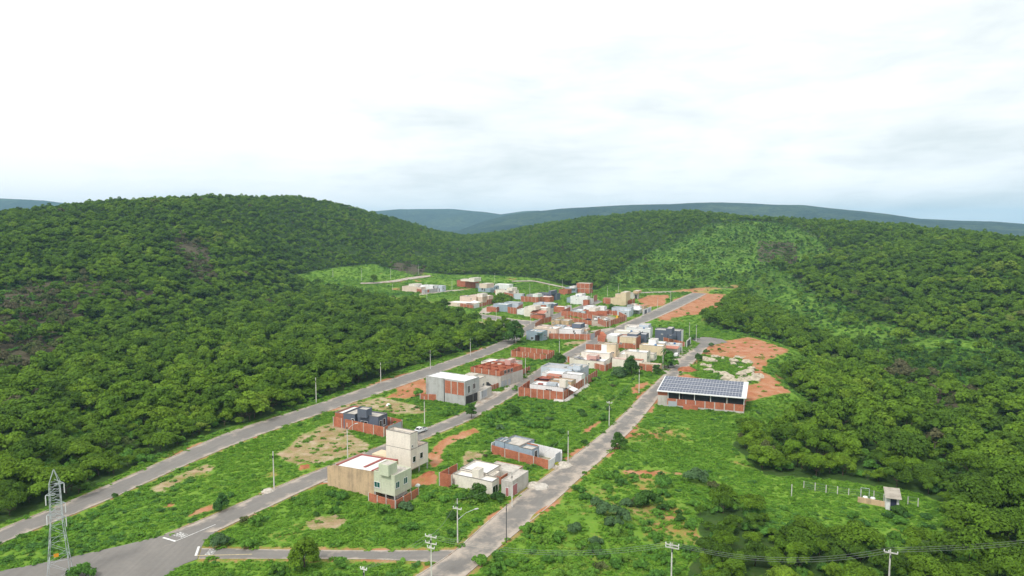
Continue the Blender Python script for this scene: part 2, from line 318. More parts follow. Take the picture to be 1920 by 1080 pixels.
    leaf('leaf_dry', [(0.1, (0.105, 0.092, 0.055)), (0.5, (0.098, 0.105, 0.045)), (0.9, (0.080, 0.125, 0.03))], .1, .1); leaf('blade', [(0.1, (0.092, 0.205, 0.024)), (0.45, (0.126, 0.272, 0.028)), (0.75, (0.168, 0.315, 0.034)), (0.95, (0.25, 0.34, 0.06))], .35, .2)
    # ground
    m, nt, o = newmat('ground'); n = NT(nt); p = pos(n)
    A = lambda k: n.n('ShaderNodeAttribute', attribute_name=k).outputs['Fac']
    g1 = n.noise(p, 0.035, 5, 0.6); g2 = n.noise(p, 0.35, 6, 0.7); g3 = n.noise(p, 2.2, 4, 0.7)
    gr = n.ramp(n.m('ADD', n.m('MULTIPLY', g1, 0.5), n.m('ADD', n.m('MULTIPLY', g2, 0.34), n.m('MULTIPLY', g3, 0.2))), [(0.32, (0.068, 0.130, 0.022)), (0.46, (0.115, 0.225, 0.026)), (0.58, (0.160, 0.275, 0.034)), (0.75, (0.22, 0.285, 0.06))])
    s1 = n.noise(p, 0.16, 6, 0.65); s2 = n.noise(n.map(p, (0.5, 0.12, 1)), 0.6, 5, 0.6); s3 = n.noise(p, 1.6, 4, .7)
    red = n.ramp(n.m('ADD', n.m('MULTIPLY', s1, 0.55), n.m('ADD', n.m('MULTIPLY', s2, 0.3), n.m('MULTIPLY', s3, .2))), [(0.36, (0.27, 0.088, 0.042)), (0.48, (0.38, 0.145, 0.075)), (0.58, (0.44, 0.205, 0.125)), (0.70, (0.49, 0.32, 0.22))])
    tan = n.ramp(n.m('ADD', n.m('MULTIPLY', s1, 0.6), n.m('MULTIPLY', g2, 0.4)), [(0.36, (0.27, 0.135, 0.08)), (0.5, (0.38, 0.24, 0.165)), (0.65, (0.50, 0.39, 0.30))])
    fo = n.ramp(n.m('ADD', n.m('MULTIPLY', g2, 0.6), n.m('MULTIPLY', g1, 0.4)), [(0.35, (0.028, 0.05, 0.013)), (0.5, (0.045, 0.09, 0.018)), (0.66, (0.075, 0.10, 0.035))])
    dry = n.ramp(g2, [(0.35, (0.065, 0.062, 0.035)), (0.65, (0.12, 0.10, 0.065))])
    yard = n.ramp(n.m('ADD', n.m('MULTIPLY', g2, 0.6), n.m('MULTIPLY', g3, 0.4)), [(0.35, (0.22, 0.15, 0.10)), (0.55, (0.36, 0.31, 0.25)), (0.7, (0.44, 0.41, 0.36))])
    def over(base, key, c, k=1.0, sharp=5.0, kn=1.5):
        f = n.m('MULTIPLY', n.m('SUBTRACT', n.m('ADD', n.m('MULTIPLY', A(key), 0.9), n.m('MULTIPLY', n.m('SUBTRACT', n.m('ADD', n.m('MULTIPLY', g2, .6), n.m('MULTIPLY', g3, .4)), 0.5), kn)), 0.42), sharp, True)
        return n.mix(n.m('MULTIPLY', f, k), base, c)
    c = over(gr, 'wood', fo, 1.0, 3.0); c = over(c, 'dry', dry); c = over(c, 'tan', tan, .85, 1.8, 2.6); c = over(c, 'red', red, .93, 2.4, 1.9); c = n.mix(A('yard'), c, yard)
    n.bsdf(o, c, 0.95, 0.08, bump=n.m('ADD', g2, n.m('MULTIPLY', g3, 0.5)), bs=0.5, bd=0.4)
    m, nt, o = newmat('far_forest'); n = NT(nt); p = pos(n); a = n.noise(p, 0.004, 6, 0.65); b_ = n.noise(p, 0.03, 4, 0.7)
    c = n.ramp(n.m('ADD', n.m('MULTIPLY', a, 0.5), n.m('MULTIPLY', b_, 0.5)), [(0.35, (0.003, 0.010, 0.008)), (0.5, (0.022, 0.042, 0.022)), (0.62, (0.075, 0.105, 0.040))]); n.bsdf(o, c, 1.0, 0.0, bump=b_, bs=1.0, bd=25)  # dark and light tones also paint in canopy self-shade and slope relief
mk_materials()
# ---------------------------------------------------------------- the land itself, one sheet out to the horizon
def grid_sheet(name, azs, rs, m):
    A, R = np.meshgrid(np.radians(azs), rs); x = R * np.sin(A); y = R * np.cos(A); x = x.ravel(); y = y.ravel(); z = land(x, y)
    na, nr = len(azs), len(rs); i = (np.arange(nr - 1)[:, None] * na + np.arange(na - 1)[None, :]).ravel(); f = np.stack((i, i + 1, i + na + 1, i + na), 1)
    me = bpy.data.meshes.new(name); me.vertices.add(len(x)); me.vertices.foreach_set('co', np.stack((x, y, z), 1).ravel()); me.loops.add(f.size); me.loops.foreach_set('vertex_index', f[:, ::-1].ravel().astype(np.int32))
    me.polygons.add(len(f)); me.polygons.foreach_set('loop_start', np.arange(0, f.size, 4, dtype=np.int32)); me.polygons.foreach_set('use_smooth', np.ones(len(f), bool)); me.update(); me.materials.append(mat(m)); me.validate()
    return struct(name, me), x, y, z
MR = [(6400, 1200, [(-400, 372), (0, 374), (90, 377), (200, 392), (650, 402), (700, 396), (750, 391.5), (800, 391), (850, 391.5), (900, 397), (940, 403), (985, 396), (1010, 395), (1040, 400), (1100, 420), (1300, 430), (2300, 430)]),
      (4600, 1100, [(-400, 440), (700, 440), (860, 432), (900, 418), (950, 404), (1000, 397), (1050, 392), (1130, 387), (1250, 384), (1350, 381), (1450, 382), (1500, 383), (1540, 388), (1600, 394), (1660, 401), (1720, 410), (1800, 414), (1860, 415), (1920, 420), (2100, 424), (2400, 424)])]
def land(x, y):
    z = terrain(x, y); r = np.hypot(x, y); far = r > 1700
    if far.any():
        xf, yf, rf = x[far], y[far], r[far]; col = np.where(yf > 1, 960 + FPX * xf / np.maximum(yf, 1), np.where(xf < 0, -400, 2400)); col = np.clip(col, -400, 2400); cs = FPX / np.hypot(FPX, col - 960); zz = z[far]
        for D, wd, prof in MR:
            top = CAM_H + D * cs * slope_of(np.interp(col, [p[0] for p in prof], [p[1] for p in prof])); rr = rf + (fbm(xf, yf, 900, 31, 4) - .5) * 900
            h = (top + 40) * np.exp(-((rr - D) / np.where(rr < D, wd, wd * 1.6)) ** 2); h = h * (1 + (fbm(xf, yf, 620, 41, 5) - .5) * .75 * np.clip(np.abs(rr - D) / wd, 0, 1)); zz = np.maximum(zz, h - 40)
        z = z.copy(); z[far] = zz
    return z
AZ = np.concatenate((np.arange(-180, -48, 4.0), np.arange(-48, -40, .8), np.arange(-40, 40, .1), np.arange(40, 48, .8), np.arange(48, 181, 4.0)))
RS = np.concatenate((np.linspace(2, 95, 14), np.exp(np.arange(math.log(100), math.log(900), .0045)), np.geomspace(905, 1900, 110)))
GROUND, GX, GY, GZ = grid_sheet('ground', AZ, RS, 'ground')
AZ2 = np.concatenate((np.arange(-180, -50, 6.0), np.arange(-50, 50, .25), np.arange(50, 181, 6.0)))
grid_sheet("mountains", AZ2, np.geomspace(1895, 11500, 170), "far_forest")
# ---------------------------------------------------------------- roads (each a sheet on the ground) and kerbs
KEEP = []                                    # ground quads where nothing grows
ROADQ = []
def resample(pts, n):
    p = np.array(pts, float); s = np.concatenate(([0], np.cumsum(np.hypot(*np.diff(p, axis=0).T)))); t = np.linspace(0, s[-1], n)
    return np.stack((np.interp(t, s, p[:, 0]), np.interp(t, s, p[:, 1])), 1)
def smooth(p, k=2):
    for _ in range(k): q = p.copy(); q[1:-1] = (p[:-2] + 2 * p[1:-1] + p[2:]) / 4; p = q
    return p
def ribbon(name, Lp, Rp, z, m='asphalt', n=90, sand=0.55, kerb=True, land=False, across=6):
    f = (lambda q: GT(*q)) if land else (lambda q: G(*q))
    A = smooth(resample([f(q)[:2] for q in Lp], n), 3); B = smooth(resample([f(q)[:2] for q in Rp], n), 3)
    v = []; fa = []; uv = []; sd = []; s = 0
    for i in range(n):
        if i: s += np.linalg.norm((A[i] + B[i] - A[i - 1] - B[i - 1]) / 2)
        w = np.linalg.norm(A[i] - B[i])
        for k in range(across + 1):
            t = k / across; q = A[i] * (1 - t) + B[i] * t; zz = float(terrain(q[0], q[1])) if land else 0
            v.append((q[0], q[1], zz + z)); uv.append((t * w, s)); sd.append(sand + 0.75 * abs(2 * t - 1) ** 3)
    c = across + 1
    for i in range(n - 1):
        for k in range(across): fa.append((i * c + k, i * c + k + 1, (i + 1) * c + k + 1, (i + 1) * c + k))
        KEEP.append([A[i], B[i], B[i + 1], A[i + 1]]); ROADQ.append([A[i], B[i], B[i + 1], A[i + 1]])
    me = bpy.data.meshes.new(name); me.from_pydata(v, [], fa); me.materials.append(mat(m))
    ul = me.uv_layers.new(name='uv'); ul.data.foreach_set('uv', [x for p_ in me.polygons for vi in p_.vertices for x in uv[vi]])
    at = me.attributes.new('sand', 'FLOAT', 'POINT'); at.data.foreach_set('value', sd); struct(name, me)
    if kerb:
        mb = MB()
        for E, O in ((A, B), (B, A)):
            for i in range(n - 1):
                d0 = (E[i] - O[i]) / np.linalg.norm(E[i] - O[i]); d1 = (E[i + 1] - O[i + 1]) / np.linalg.norm(E[i + 1] - O[i + 1])
                a, b = E[i] + d0 * 0.01, E[i + 1] + d1 * 0.01; a2, b2 = E[i] + d0 * 0.24, E[i + 1] + d1 * 0.24
                lo = [(*a, 0), (*a2, 0), (*b2, 0), (*b, 0)]; hi = [(x, y, 0.16) for x, y, _ in lo]; mb.quad(hi[0], hi[1], hi[2], hi[3]); mb.quad(lo[0], hi[0], hi[3], lo[3]); mb.quad(lo[1], lo[2], hi[2], hi[1])
        struct('kerb', mb.mesh('kerb', 'pavement'))
    return A, B
def sheet_poly(name, pts, z, m, sand=0.6, keep=True):
    g = [G(*q)[:2] for q in pts]; me = bpy.data.meshes.new(name); me.from_pydata([(x, y, z) for x, y in g], [], [tuple(range(len(g)))]); me.materials.append(mat(m))
    ul = me.uv_layers.new(name='uv'); ul.data.foreach_set('uv', [c for x, y in g for c in (x, y)])
    at = me.attributes.new('sand', 'FLOAT', 'POINT'); at.data.foreach_set('value', [sand] * len(g)); me.update()
    if me.polygons[0].normal.z < 0: me.flip_normals()
    if keep: KEEP.append(g); ROADQ.append(g)
    return struct(name, me)
ribbon('road', [(-300, 1118), (0, 993), (140, 938), (300, 868), (420, 813), (600, 757), (700, 722), (800, 690), (900, 657), (960, 632), (985, 612), (997, 603), (1040, 589), (1075, 578), (1120, 562)],
       [(-270, 1140), (0, 1018), (180, 948), (330, 880), (440, 832), (640, 762), (720, 735), (800, 707), (900, 672), (960, 648), (985, 629), (1012, 607), (1060, 592), (1087, 582), (1130, 566)], 0.050, sand=0.38)
ribbon('road', [(310, 1003), (420, 960), (510, 917), (600, 880), (720, 835), (800, 803), (880, 771), (950, 731), (1010, 692), (1060, 662), (1100, 640), (1150, 615), (1210, 589), (1260, 566), (1300, 548)],
       [(402, 998), (480, 962), (600, 905), (700, 862), (790, 825), (870, 794), (920, 768), (1010, 713), (1060, 680), (1110, 650), (1160, 623), (1218, 602), (1270, 579), (1310, 559), (1330, 548)], 0.054, sand=0.5)
ribbon('road', [(770, 1088), (830, 1052), (855, 1034), (905, 988), (980, 925), (1030, 890), (1060, 868), (1110, 830), (1140, 806), (1185, 762), (1200, 745), (1225, 722), (1250, 698), (1275, 675), (1300, 655)],
       [(862, 1088), (930, 1030), (960, 1005), (1040, 940), (1090, 893), (1130, 860), (1165, 825), (1190, 800), (1215, 770), (1238, 740), (1262, 712), (1290, 690), (1310, 670), (1326, 651)], 0.058, sand=0.66)
ribbon('road', [(378, 1028), (500, 1030), (660, 1032), (800, 1032), (862, 1031)], [(372, 1048), (500, 1048), (700, 1049), (790, 1053), (828, 1056)], 0.046, sand=0.4, kerb=False, n=40)
ribbon('road', [(893, 588), (930, 592), (960, 598), (1000, 602)], [(893, 596), (920, 600), (950, 605), (992, 613)], 0.046, kerb=False, n=24)
ribbon('road', [(1196, 548), (1260, 546), (1330, 544.6), (1392, 546)], [(1196, 550), (1260, 548.4), (1330, 547.4), (1392, 548.6)], 0.062, kerb=False, n=24, sand=0.8)
ribbon('road', [(1106, 621), (1135, 616), (1165, 613)], [(1118, 626), (1140, 622), (1160, 620)], 0.042, kerb=False, n=12, sand=0.9)
ribbon('path', [(676, 531), (705, 530), (740, 526), (780, 519), (806, 516.5)], [(676, 533), (705, 532.5), (742, 529.5), (782, 523), (808, 519)], 0.5, m='pavement', kerb=False, land=True, n=50, across=3)
ribbon('path', [(786, 551), (820, 546), (860, 543), (890, 539.5)], [(786, 554), (822, 549), (862, 545), (892, 541.5)], 0.03, m='pavement', kerb=False, n=20)
ribbon('path', [(960, 527.5), (1000, 526.5), (1030, 533), (1062, 539.5)], [(960, 529), (1000, 528.2), (1030, 535), (1062, 541.5)], 0.6, m='pavement', kerb=False, land=True, n=30, across=2)
sheet_poly('road', [(-300, 1135), (-100, 1092), (0, 1071), (80, 1056), (150, 1041), (230, 1023), (310, 1003.5), (355, 1000), (404, 998), (384, 1014), (376, 1030), (370, 1049), (345, 1058), (326, 1070), (318, 1086), (312, 1110), (300, 1200), (-300, 1250)], 0.066, 'asphalt', 0.35)
sheet_poly('road', [(1300, 656), (1311, 645), (1297, 637), (1306, 632.5), (1328, 632), (1354, 636), (1365, 642), (1344, 645.5), (1330, 648.5), (1327, 651)], 0.066, 'asphalt', 0.5)
sheet_poly('pavement', [(957, 944), (985, 921), (1003, 905), (1035, 893), (1012, 919), (985, 938), (968, 950)], 0.038, 'pavement')
sheet_poly('pavement', [(1034, 878), (1053, 866), (1066, 866), (1048, 881)], 0.034, 'pavement')
sheet_poly('pavement', [(880, 771), (896, 751), (924, 733), (941, 735), (915, 754)], 0.038, 'pavement')
sheet_poly('pavement', [(940, 728), (966, 713), (985, 702), (1004, 692), (975, 716), (950, 731)], 0.034, 'pavement', keep=False)
sheet_poly('pavement', [(898, 588), (905, 578), (945, 566), (950, 571), (915, 588)], 0.034, 'pavement')
sheet_poly('pavement', [(1100, 640), (1108, 634), (1135, 622), (1150, 615), (1120, 633)], 0.034, 'pavement')
sheet_poly('pavement', [(600, 895), (618, 880), (640, 884), (625, 905), (606, 905)], 0.038, 'pavement')
sheet_poly('pavement', [(1240, 690), (1262, 670), (1298, 645), (1306, 650), (1270, 680), (1248, 700)], 0.034, 'pavement', keep=False)
# painted stop lines, lane lines and the word on the carriageway
mk = MB(); my = MB()
def stripe(mb, p, q, w, z=0.074):
    a, b = G(*p)[:2], G(*q)[:2]; d = (b - a) / np.linalg.norm(b - a); n_ = np.array((-d[1], d[0])) * w / 2
    mb.quad((*(a - n_), z), (*(b - n_), z), (*(b + n_), z), (*(a + n_), z))
stripe(mk, (306, 1008.5), (329, 1015.5), 0.42); stripe(mk, (373, 1025), (367, 1042.5), 0.42)
stripe(mk, (330, 1015), (404, 984), 0.16, 0.078); stripe(my, (368, 1042.5), (473, 1039.8), 0.18, 0.078)
o = struct('road_marking', mk.mesh('road_marking', 'paint_white')); o = struct('road_marking', my.mesh('road_marking', 'paint_yellow'))
def road_word(px, py, ang, sx, sy):
    cu = bpy.data.curves.new('word', 'FONT'); cu.body = 'PARE'; cu.size = 1.0; cu.align_x = 'CENTER'; cu.align_y = 'CENTER'
    t = bpy.data.objects.new('word', cu); C.objects.link(t); bpy.context.view_layer.update()
    me = bpy.data.meshes.new_from_object(t.evaluated_get(bpy.context.evaluated_depsgraph_get())); bpy.data.objects.remove(t)
    me.materials.clear(); me.materials.append(mat('paint_white'))
    o = struct('road_marking', me); p = G(px, py); o.location = (p[0], p[1], 0.080); o.rotation_euler = (0, 0, ang); o.scale = (sx, sy, 1)
road_word(340, 1003, math.radians(155), 1.05, 2.3); road_word(397, 1035.6, math.radians(90), 1.0, 2.2)
# ---------------------------------------------------------------- houses and yard walls
UDIR = math.radians(65.5)
NEARN = np.array((0.0, 0.0, CAM_H))
LOTS = []
class House:
    """N, L, R: picture corners (near, left, right) used to turn the house to its plot"""
    def __init__(s, name, label, cat, N, base, fit=None, group=None, ang=None):
        p = G(*N) if base is None else base
        s.o = thing(name, label, cat, (p[0], p[1], 0), group); s.th = UDIR
        if fit:
            n_, l_, r_, z = fit; n_, l_, r_ = G(*n_, z), G(*l_, z), G(*r_, z)
            a = math.atan2(*(l_ - n_)[1::-1]) - math.pi / 2; b = math.atan2(*(r_ - n_)[1::-1])
            t = (a + b) / 2; s.th = min(max(t, UDIR - math.radians(11)), UDIR + math.radians(11))
        if ang is not None: s.th = math.radians(ang)
        s.b = np.array((math.cos(s.th), math.sin(s.th), 0)); s.a = np.array((-s.b[1], s.b[0], 0)); s.boxes = []
    def frame(s, N, L, R, h, yb=None, w=None, d=None):
        if yb is not None: P = G(N[0], yb); h = hgt(N[0], yb, N[1])
        else: P = G(*N, h)
        P = np.array((P[0], P[1], 0.0))
        if w is None: w = max(1.2, float(np.dot(G(*L, h)[:2] - P[:2], s.a[:2])))
        if d is None: d = max(1.2, float(np.dot(G(*R, h)[:2] - P[:2], s.b[:2])))
        return P, h, w, d
    def box(s, N, L=None, R=None, h=None, yb=None, w=None, d=None, m='plaster_white', roof='sheet_white', z0=0.0, par=0.35, name='wall', fall=0.25, keep=True, th=0.16, P=None):
        if P is None: P, h, w, d = s.frame(N, L, R, h, yb, w, d)
        a, b = s.a, s.b; Z = np.array((0, 0, 1.0))
        o = [P, P + b * d, P + a * w + b * d, P + a * w]; q = [P + (a + b) * th, P + b * (d - th) + a * th, P + a * (w - th) + b * (d - th), P + a * (w - th) + b * th]
        zb = z0 if z0 > 0 else -0.3; M = MB()
        for i in range(4):
            j = (i + 1) % 4; M.quad(o[i] + Z * zb, o[j] + Z * zb, o[j] + Z * h, o[i] + Z * h); M.quad(o[i] + Z * h, o[j] + Z * h, q[j] + Z * h, q[i] + Z * h)
            M.quad(q[j] + Z * (h - par - 0.5), q[i] + Z * (h - par - 0.5), q[i] + Z * h, q[j] + Z * h)
        if z0 > 0: M.quad(o[3] + Z * zb, o[2] + Z * zb, o[1] + Z * zb, o[0] + Z * zb)
        part(name, M, m, s.o)
        if roof:
            M = MB(); f = fall if roof.startswith('sheet') else 0.04; c = [q[0] + Z * (h - par), q[1] + Z * (h - par), q[2] + Z * (h - par - f), q[3] + Z * (h - par - f)]; M.quad(*c); part('roof', M, roof, s.o)
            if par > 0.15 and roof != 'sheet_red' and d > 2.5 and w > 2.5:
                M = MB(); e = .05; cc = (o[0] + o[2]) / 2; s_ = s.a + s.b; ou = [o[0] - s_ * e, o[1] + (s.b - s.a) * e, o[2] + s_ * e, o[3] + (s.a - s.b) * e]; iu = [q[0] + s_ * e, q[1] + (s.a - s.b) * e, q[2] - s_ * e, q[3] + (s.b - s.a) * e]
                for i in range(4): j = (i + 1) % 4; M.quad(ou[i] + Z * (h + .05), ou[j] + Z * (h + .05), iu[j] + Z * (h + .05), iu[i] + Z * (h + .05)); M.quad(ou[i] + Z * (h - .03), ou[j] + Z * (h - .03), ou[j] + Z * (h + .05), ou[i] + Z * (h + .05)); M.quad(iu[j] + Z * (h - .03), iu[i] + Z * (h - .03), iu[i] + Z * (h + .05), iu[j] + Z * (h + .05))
                part('shadow_coping', M, 'shadow_coping' if rnd.random() < .7 else 'concrete_pale', s.o)  # added parapet cap, mostly dark to paint in the shadow line at roof edges
        if keep: KEEP.append([x[:2] for x in o])
        bx = dict(P=P, h=h, w=w, d=d, z0=z0); s.boxes.append(bx)
        if name == 'wall' and z0 == 0 and np.hypot(P[0], P[1]) > 215 and m.startswith('plaster') and roof:
            if d > 4.4 and rnd.random() < .75: s.opening(bx, 'S', 0, 0, rnd.choice((1.0, 1.3, 1.6)), 1.2, m=rnd.choice(('glass', 'door_dark')), al=d * rnd.uniform(.25, .75), z=h * .55)
            if w > 5 and rnd.random() < .4: s.opening(bx, 'F', 0, 0, rnd.choice((.7, 1.0, 1.4)), rnd.choice((.6, 1.1)), m=rnd.choice(('glass', 'door_dark')), al=w * rnd.uniform(.2, .8), z=h * .6)
            if w > 4 and d > 4 and rnd.random() < .55:
                c = P + s.a * w * rnd.uniform(.25, .75) + s.b * d * rnd.uniform(.3, .7); M = MB(); zz = h - par - .3; r_ = rnd.uniform(.45, .7); M.tube([c + Z * zz, c + Z * (zz + .75), c + Z * (zz + 1.0)], [r_ * .85, r_, r_ * .45], 10); part('water_tank', M, rnd.choice(('plastic_blue', 'concrete', 'plaster_grey')), s.o)
        return bx
    def tank(s, N, L, R, h, base, m='plaster_white'):
        """water tank tower standing on the roof: small box from base up to h"""
        return s.box(N, L, R, h=h, m=m, roof='slab', z0=base, par=0.12, name='tank_tower', keep=False)
    def face(s, bx, f):
        P, w, d = bx['P'], bx['w'], bx['d']
        return {'F': (P, s.a, -s.b, w), 'S': (P, s.b, -s.a, d), 'B': (P + s.b * d, s.a, s.b, w), 'W': (P + s.a * w, s.b, s.a, d)}[f]
    def opening(s, bx, f, px, py, w, h, kind='window', m='glass', fm='white_metal', label=None, z=None, al=None):
        """window, door or gate centred where the view ray meets that face"""
        Q, u, n_, W_ = s.face(bx, f)
        if al is None:
            d = ray(px, py); O = np.array((0, 0, CAM_H)); t = np.dot(Q - O, n_) / np.dot(d, n_); c = O + d * t
            al = float(np.dot(c - Q, u)); z = c[2] if z is None else z
        al = min(max(al, w / 2 + 0.1), max(W_ - w / 2 - 0.1, w / 2 + 0.1)); zc = z
        zc = min(max(zc, bx['z0'] + h / 2 + 0.02), bx['h'] - h / 2 - 0.1)
        c = Q + u * al; c = np.array((c[0], c[1], zc)); Z = np.array((0, 0, 1.0)); M = MB(); fr = 0.09 if kind == 'window' else 0.07; e = 0.06
        for (p, q) in (((-w / 2, -h / 2), (w / 2, -h / 2 + fr)), ((-w / 2, h / 2 - fr), (w / 2, h / 2)), ((-w / 2, -h / 2 + fr), (-w / 2 + fr, h / 2 - fr)), ((w / 2 - fr, -h / 2 + fr), (w / 2, h / 2 - fr))) + ((((-0.03, -h / 2 + fr), (0.03, h / 2 - fr)),) if kind == 'window' and w > 1.2 else ()):
            B = [c + u * p[0] + Z * p[1], c + u * q[0] + Z * p[1], c + u * q[0] + Z * q[1], c + u * p[0] + Z * q[1]]
            if np.dot(np.cross(u, Z), n_) < 0: B = B[::-1]
            M.hexa([x - n_ * 0.05 for x in B], [x + n_ * e for x in B])
        if kind == 'window': B_ = MB(); B_.hexa(*[[c + u * x_ + Z * (-h / 2 - 0.09) + n_ * y_ + Z * k_ for x_, y_ in ((-w / 2 - .08, -0.02), (w / 2 + .08, -0.02), (w / 2 + .08, 0.14), (-w / 2 - .08, 0.14))] for k_ in (0, 0.08)])
        fo = part({'window': 'window', 'door': 'door', 'gate': 'gate'}[kind], M, fm, s.o, label)
        if kind == 'window': part('sill', B_, 'concrete_pale', fo)
        M = MB(); g = 0.025; B = [c + u * (-w / 2 + fr) + Z * (-h / 2 + fr), c + u * (w / 2 - fr) + Z * (-h / 2 + fr), c + u * (w / 2 - fr) + Z * (h / 2 - fr), c + u * (-w / 2 + fr) + Z * (h / 2 - fr)]
        if np.dot(np.cross(u, Z), n_) < 0: B = [B[1], B[0], B[3], B[2]]
        M.quad(*[x + n_ * g for x in B]); part({'window': 'pane', 'door': 'door_leaf', 'gate': 'gate_leaf'}[kind], M, m, fo)
    def columns(s, bx, pts, m='concrete', wd=0.3):
        for al, be in pts:
            p = bx['P'] + s.a * (bx['w'] * al) + s.b * (bx['d'] * be); M = MB(); M.bar((p[0], p[1], -0.2), (p[0], p[1], bx['z0'] - 0.002), wd); part('column', M, m, s.o)
    def panel(s, bx, f, x0, x1, z0, z1, m, name='brick_infill', lines=0):
        """a slab of other material set 3 mm proud of a face; x in 0..1 along it"""
        Q, u, n_, W_ = s.face(bx, f); Z = np.array((0, 0, 1.0)); A = Q + u * W_ * x0; B = Q + u * W_ * x1; q = [A + Z * z0, B + Z * z0, B + Z * z1, A + Z * z1]
        if np.dot(np.cross(u, Z), n_) < 0: q = [q[1], q[0], q[3], q[2]]
        M = MB(); M.hexa([x - n_ * 0.04 for x in q], [x + n_ * 0.04 for x in q]); part(name, M, m, s.o)
        for k in range(lines):
            al = W_ * (x0 + (x1 - x0) * (k + 1) / (lines + 1)); p = Q + u * al + n_ * 0.06; M = MB(); M.bar((p[0], p[1], z0), (p[0], p[1], z1), 0.3, 0.14); part('pillar', M, 'concrete_pale', s.o)
    def slab(s, pts, m, name='canopy', t=0.12):
        """sloping sheet from world points"""
        M = MB(); q = [np.array(p, float) for p in pts]
        if np.cross(q[1] - q[0], q[2] - q[0])[2] < 0: q = q[::-1]
        M.hexa([p - np.array((0, 0, t)) for p in q], q); part(name, M, m, s.o)
def wall(label, pts, top=None, h=2.5, m='brick', gap=3.0, t=0.15, closed=False, pil=True, lot=None, name='brick_wall', cat='wall', base=None, gates=(), pm='concrete_pale', yard=True):
    """yard wall through ground points; top = picture height of the first corner's top"""
    if top is not None: h = hgt(pts[0][0], pts[0][1], top)
    g = [G(*p)[:2] for p in pts]
    if closed: g = g + [g[0]]
    o = thing(name, label, cat, (*g[0], 0)); M = MB()
    off = []
    for i, p in enumerate(g):
        d0 = (g[i] - g[i - 1]) if i else (g[1] - g[0]); d1 = (g[i + 1] - g[i]) if i + 1 < len(g) else d0
        if closed and i in (0, len(g) - 1): d0 = g[-1] - g[-2]; d1 = g[1] - g[0]
        d0 = d0 / np.linalg.norm(d0); d1 = d1 / np.linalg.norm(d1); n0 = np.array((-d0[1], d0[0])); n1 = np.array((-d1[1], d1[0])); n_ = n0 + n1; n_ = n_ / max(np.dot(n_, n0), 0.4); off.append(n_ * t / 2)
    for i in range(len(g) - 1):
        A, B = g[i], g[i + 1]; oa, ob = off[i], off[i + 1]
        lo = [(*(A - oa), -0.3), (*(B - ob), -0.3), (*(B + ob), -0.3), (*(A + oa), -0.3)]; hi = [(x, y, h) for x, y, _ in lo]
        M.quad(lo[0], lo[1], hi[1], hi[0]); M.quad(lo[2], lo[3], hi[3], hi[2]); M.quad(*hi)
        if not closed and i == 0: M.quad(lo[3], lo[0], hi[0], hi[3])
        if not closed and i == len(g) - 2: M.quad(lo[1], lo[2], hi[2], hi[1])
        KEEP.append([A - oa * 4, B - ob * 4, B + ob * 4, A + oa * 4])
    part('brick_panel' if m == 'brick' else 'panel', M, m, o)
    if pil:
        for i in range(len(g) - 1):
            A, B = g[i], g[i + 1]; l = np.linalg.norm(B - A); n_ = max(1, round(l / gap))
            for k in range(0 if (i == 0 or True) else 1, n_ + (1 if i == len(g) - 2 and not closed else 0)):
                p = A + (B - A) * k / n_; M = MB(); d = (B - A) / l; e = d * 0.11; f = np.array((-d[1], d[0])) * (t / 2 + 0.04)
                lo = [(*(p - e - f), -0.3), (*(p + e - f), -0.3), (*(p + e + f), -0.3), (*(p - e + f), -0.3)]; M.hexa(lo, [(x, y, h + 0.03) for x, y, _ in lo]); part('pillar', M, pm, o)
    for (i, f0, f1, gh, gm) in gates:
        A, B = g[i], g[i + 1]; d = B - A; n_ = np.array((-d[1], d[0])) / np.linalg.norm(d); n_ = n_ if np.dot(n_, A) < 0 else -n_; M = MB(); p, q = A + d * f0 + n_ * (t / 2 + 0.05), A + d * f1 + n_ * (t / 2 + 0.05)
        M.bar((*p, gh / 2), (*q, gh / 2), 0.06, gh); part('gate', M, gm, o)
    if lot: LOTS.append([G(*p)[:2] for p in lot])
    elif closed and yard: LOTS.append(g[:-1])
    return o
def heap(name, label, px, py, r, h, m, n=60, seed=1, cat='heap'):
    p = G(px, py); M = MB(); R_ = random.Random(seed); k = 9; rings = []
    for j in range(4):
        t = j / 3.0; rr = r * (1 - t * 0.92); rings.append([np.array((p[0] + rr * math.cos(6.283 * i / k) * (1 + .18 * R_.uniform(-1, 1)), p[1] + rr * math.sin(6.283 * i / k) * (1 + .18 * R_.uniform(-1, 1)), h * (math.sin(t * 1.57)) * (1 + .12 * R_.uniform(-1, 1)) - (0.1 if j == 0 else 0))) for i in range(k)])
    for A, B in zip(rings[:-1], rings[1:]):
        for i in range(k): M.quad(A[i], A[(i + 1) % k], B[(i + 1) % k], B[i])
    for i in range(k): M.tri(rings[-1][i], rings[-1][(i + 1) % k], (p[0], p[1], h * 1.03))
    KEEP.append([(p[0] - r * .7, p[1] - r * .7), (p[0] + r * .7, p[1] - r * .7), (p[0] + r * .7, p[1] + r * .7), (p[0] - r * .7, p[1] + r * .7)])
    return solo(name, M, m, label, cat, (p[0], p[1], 0))
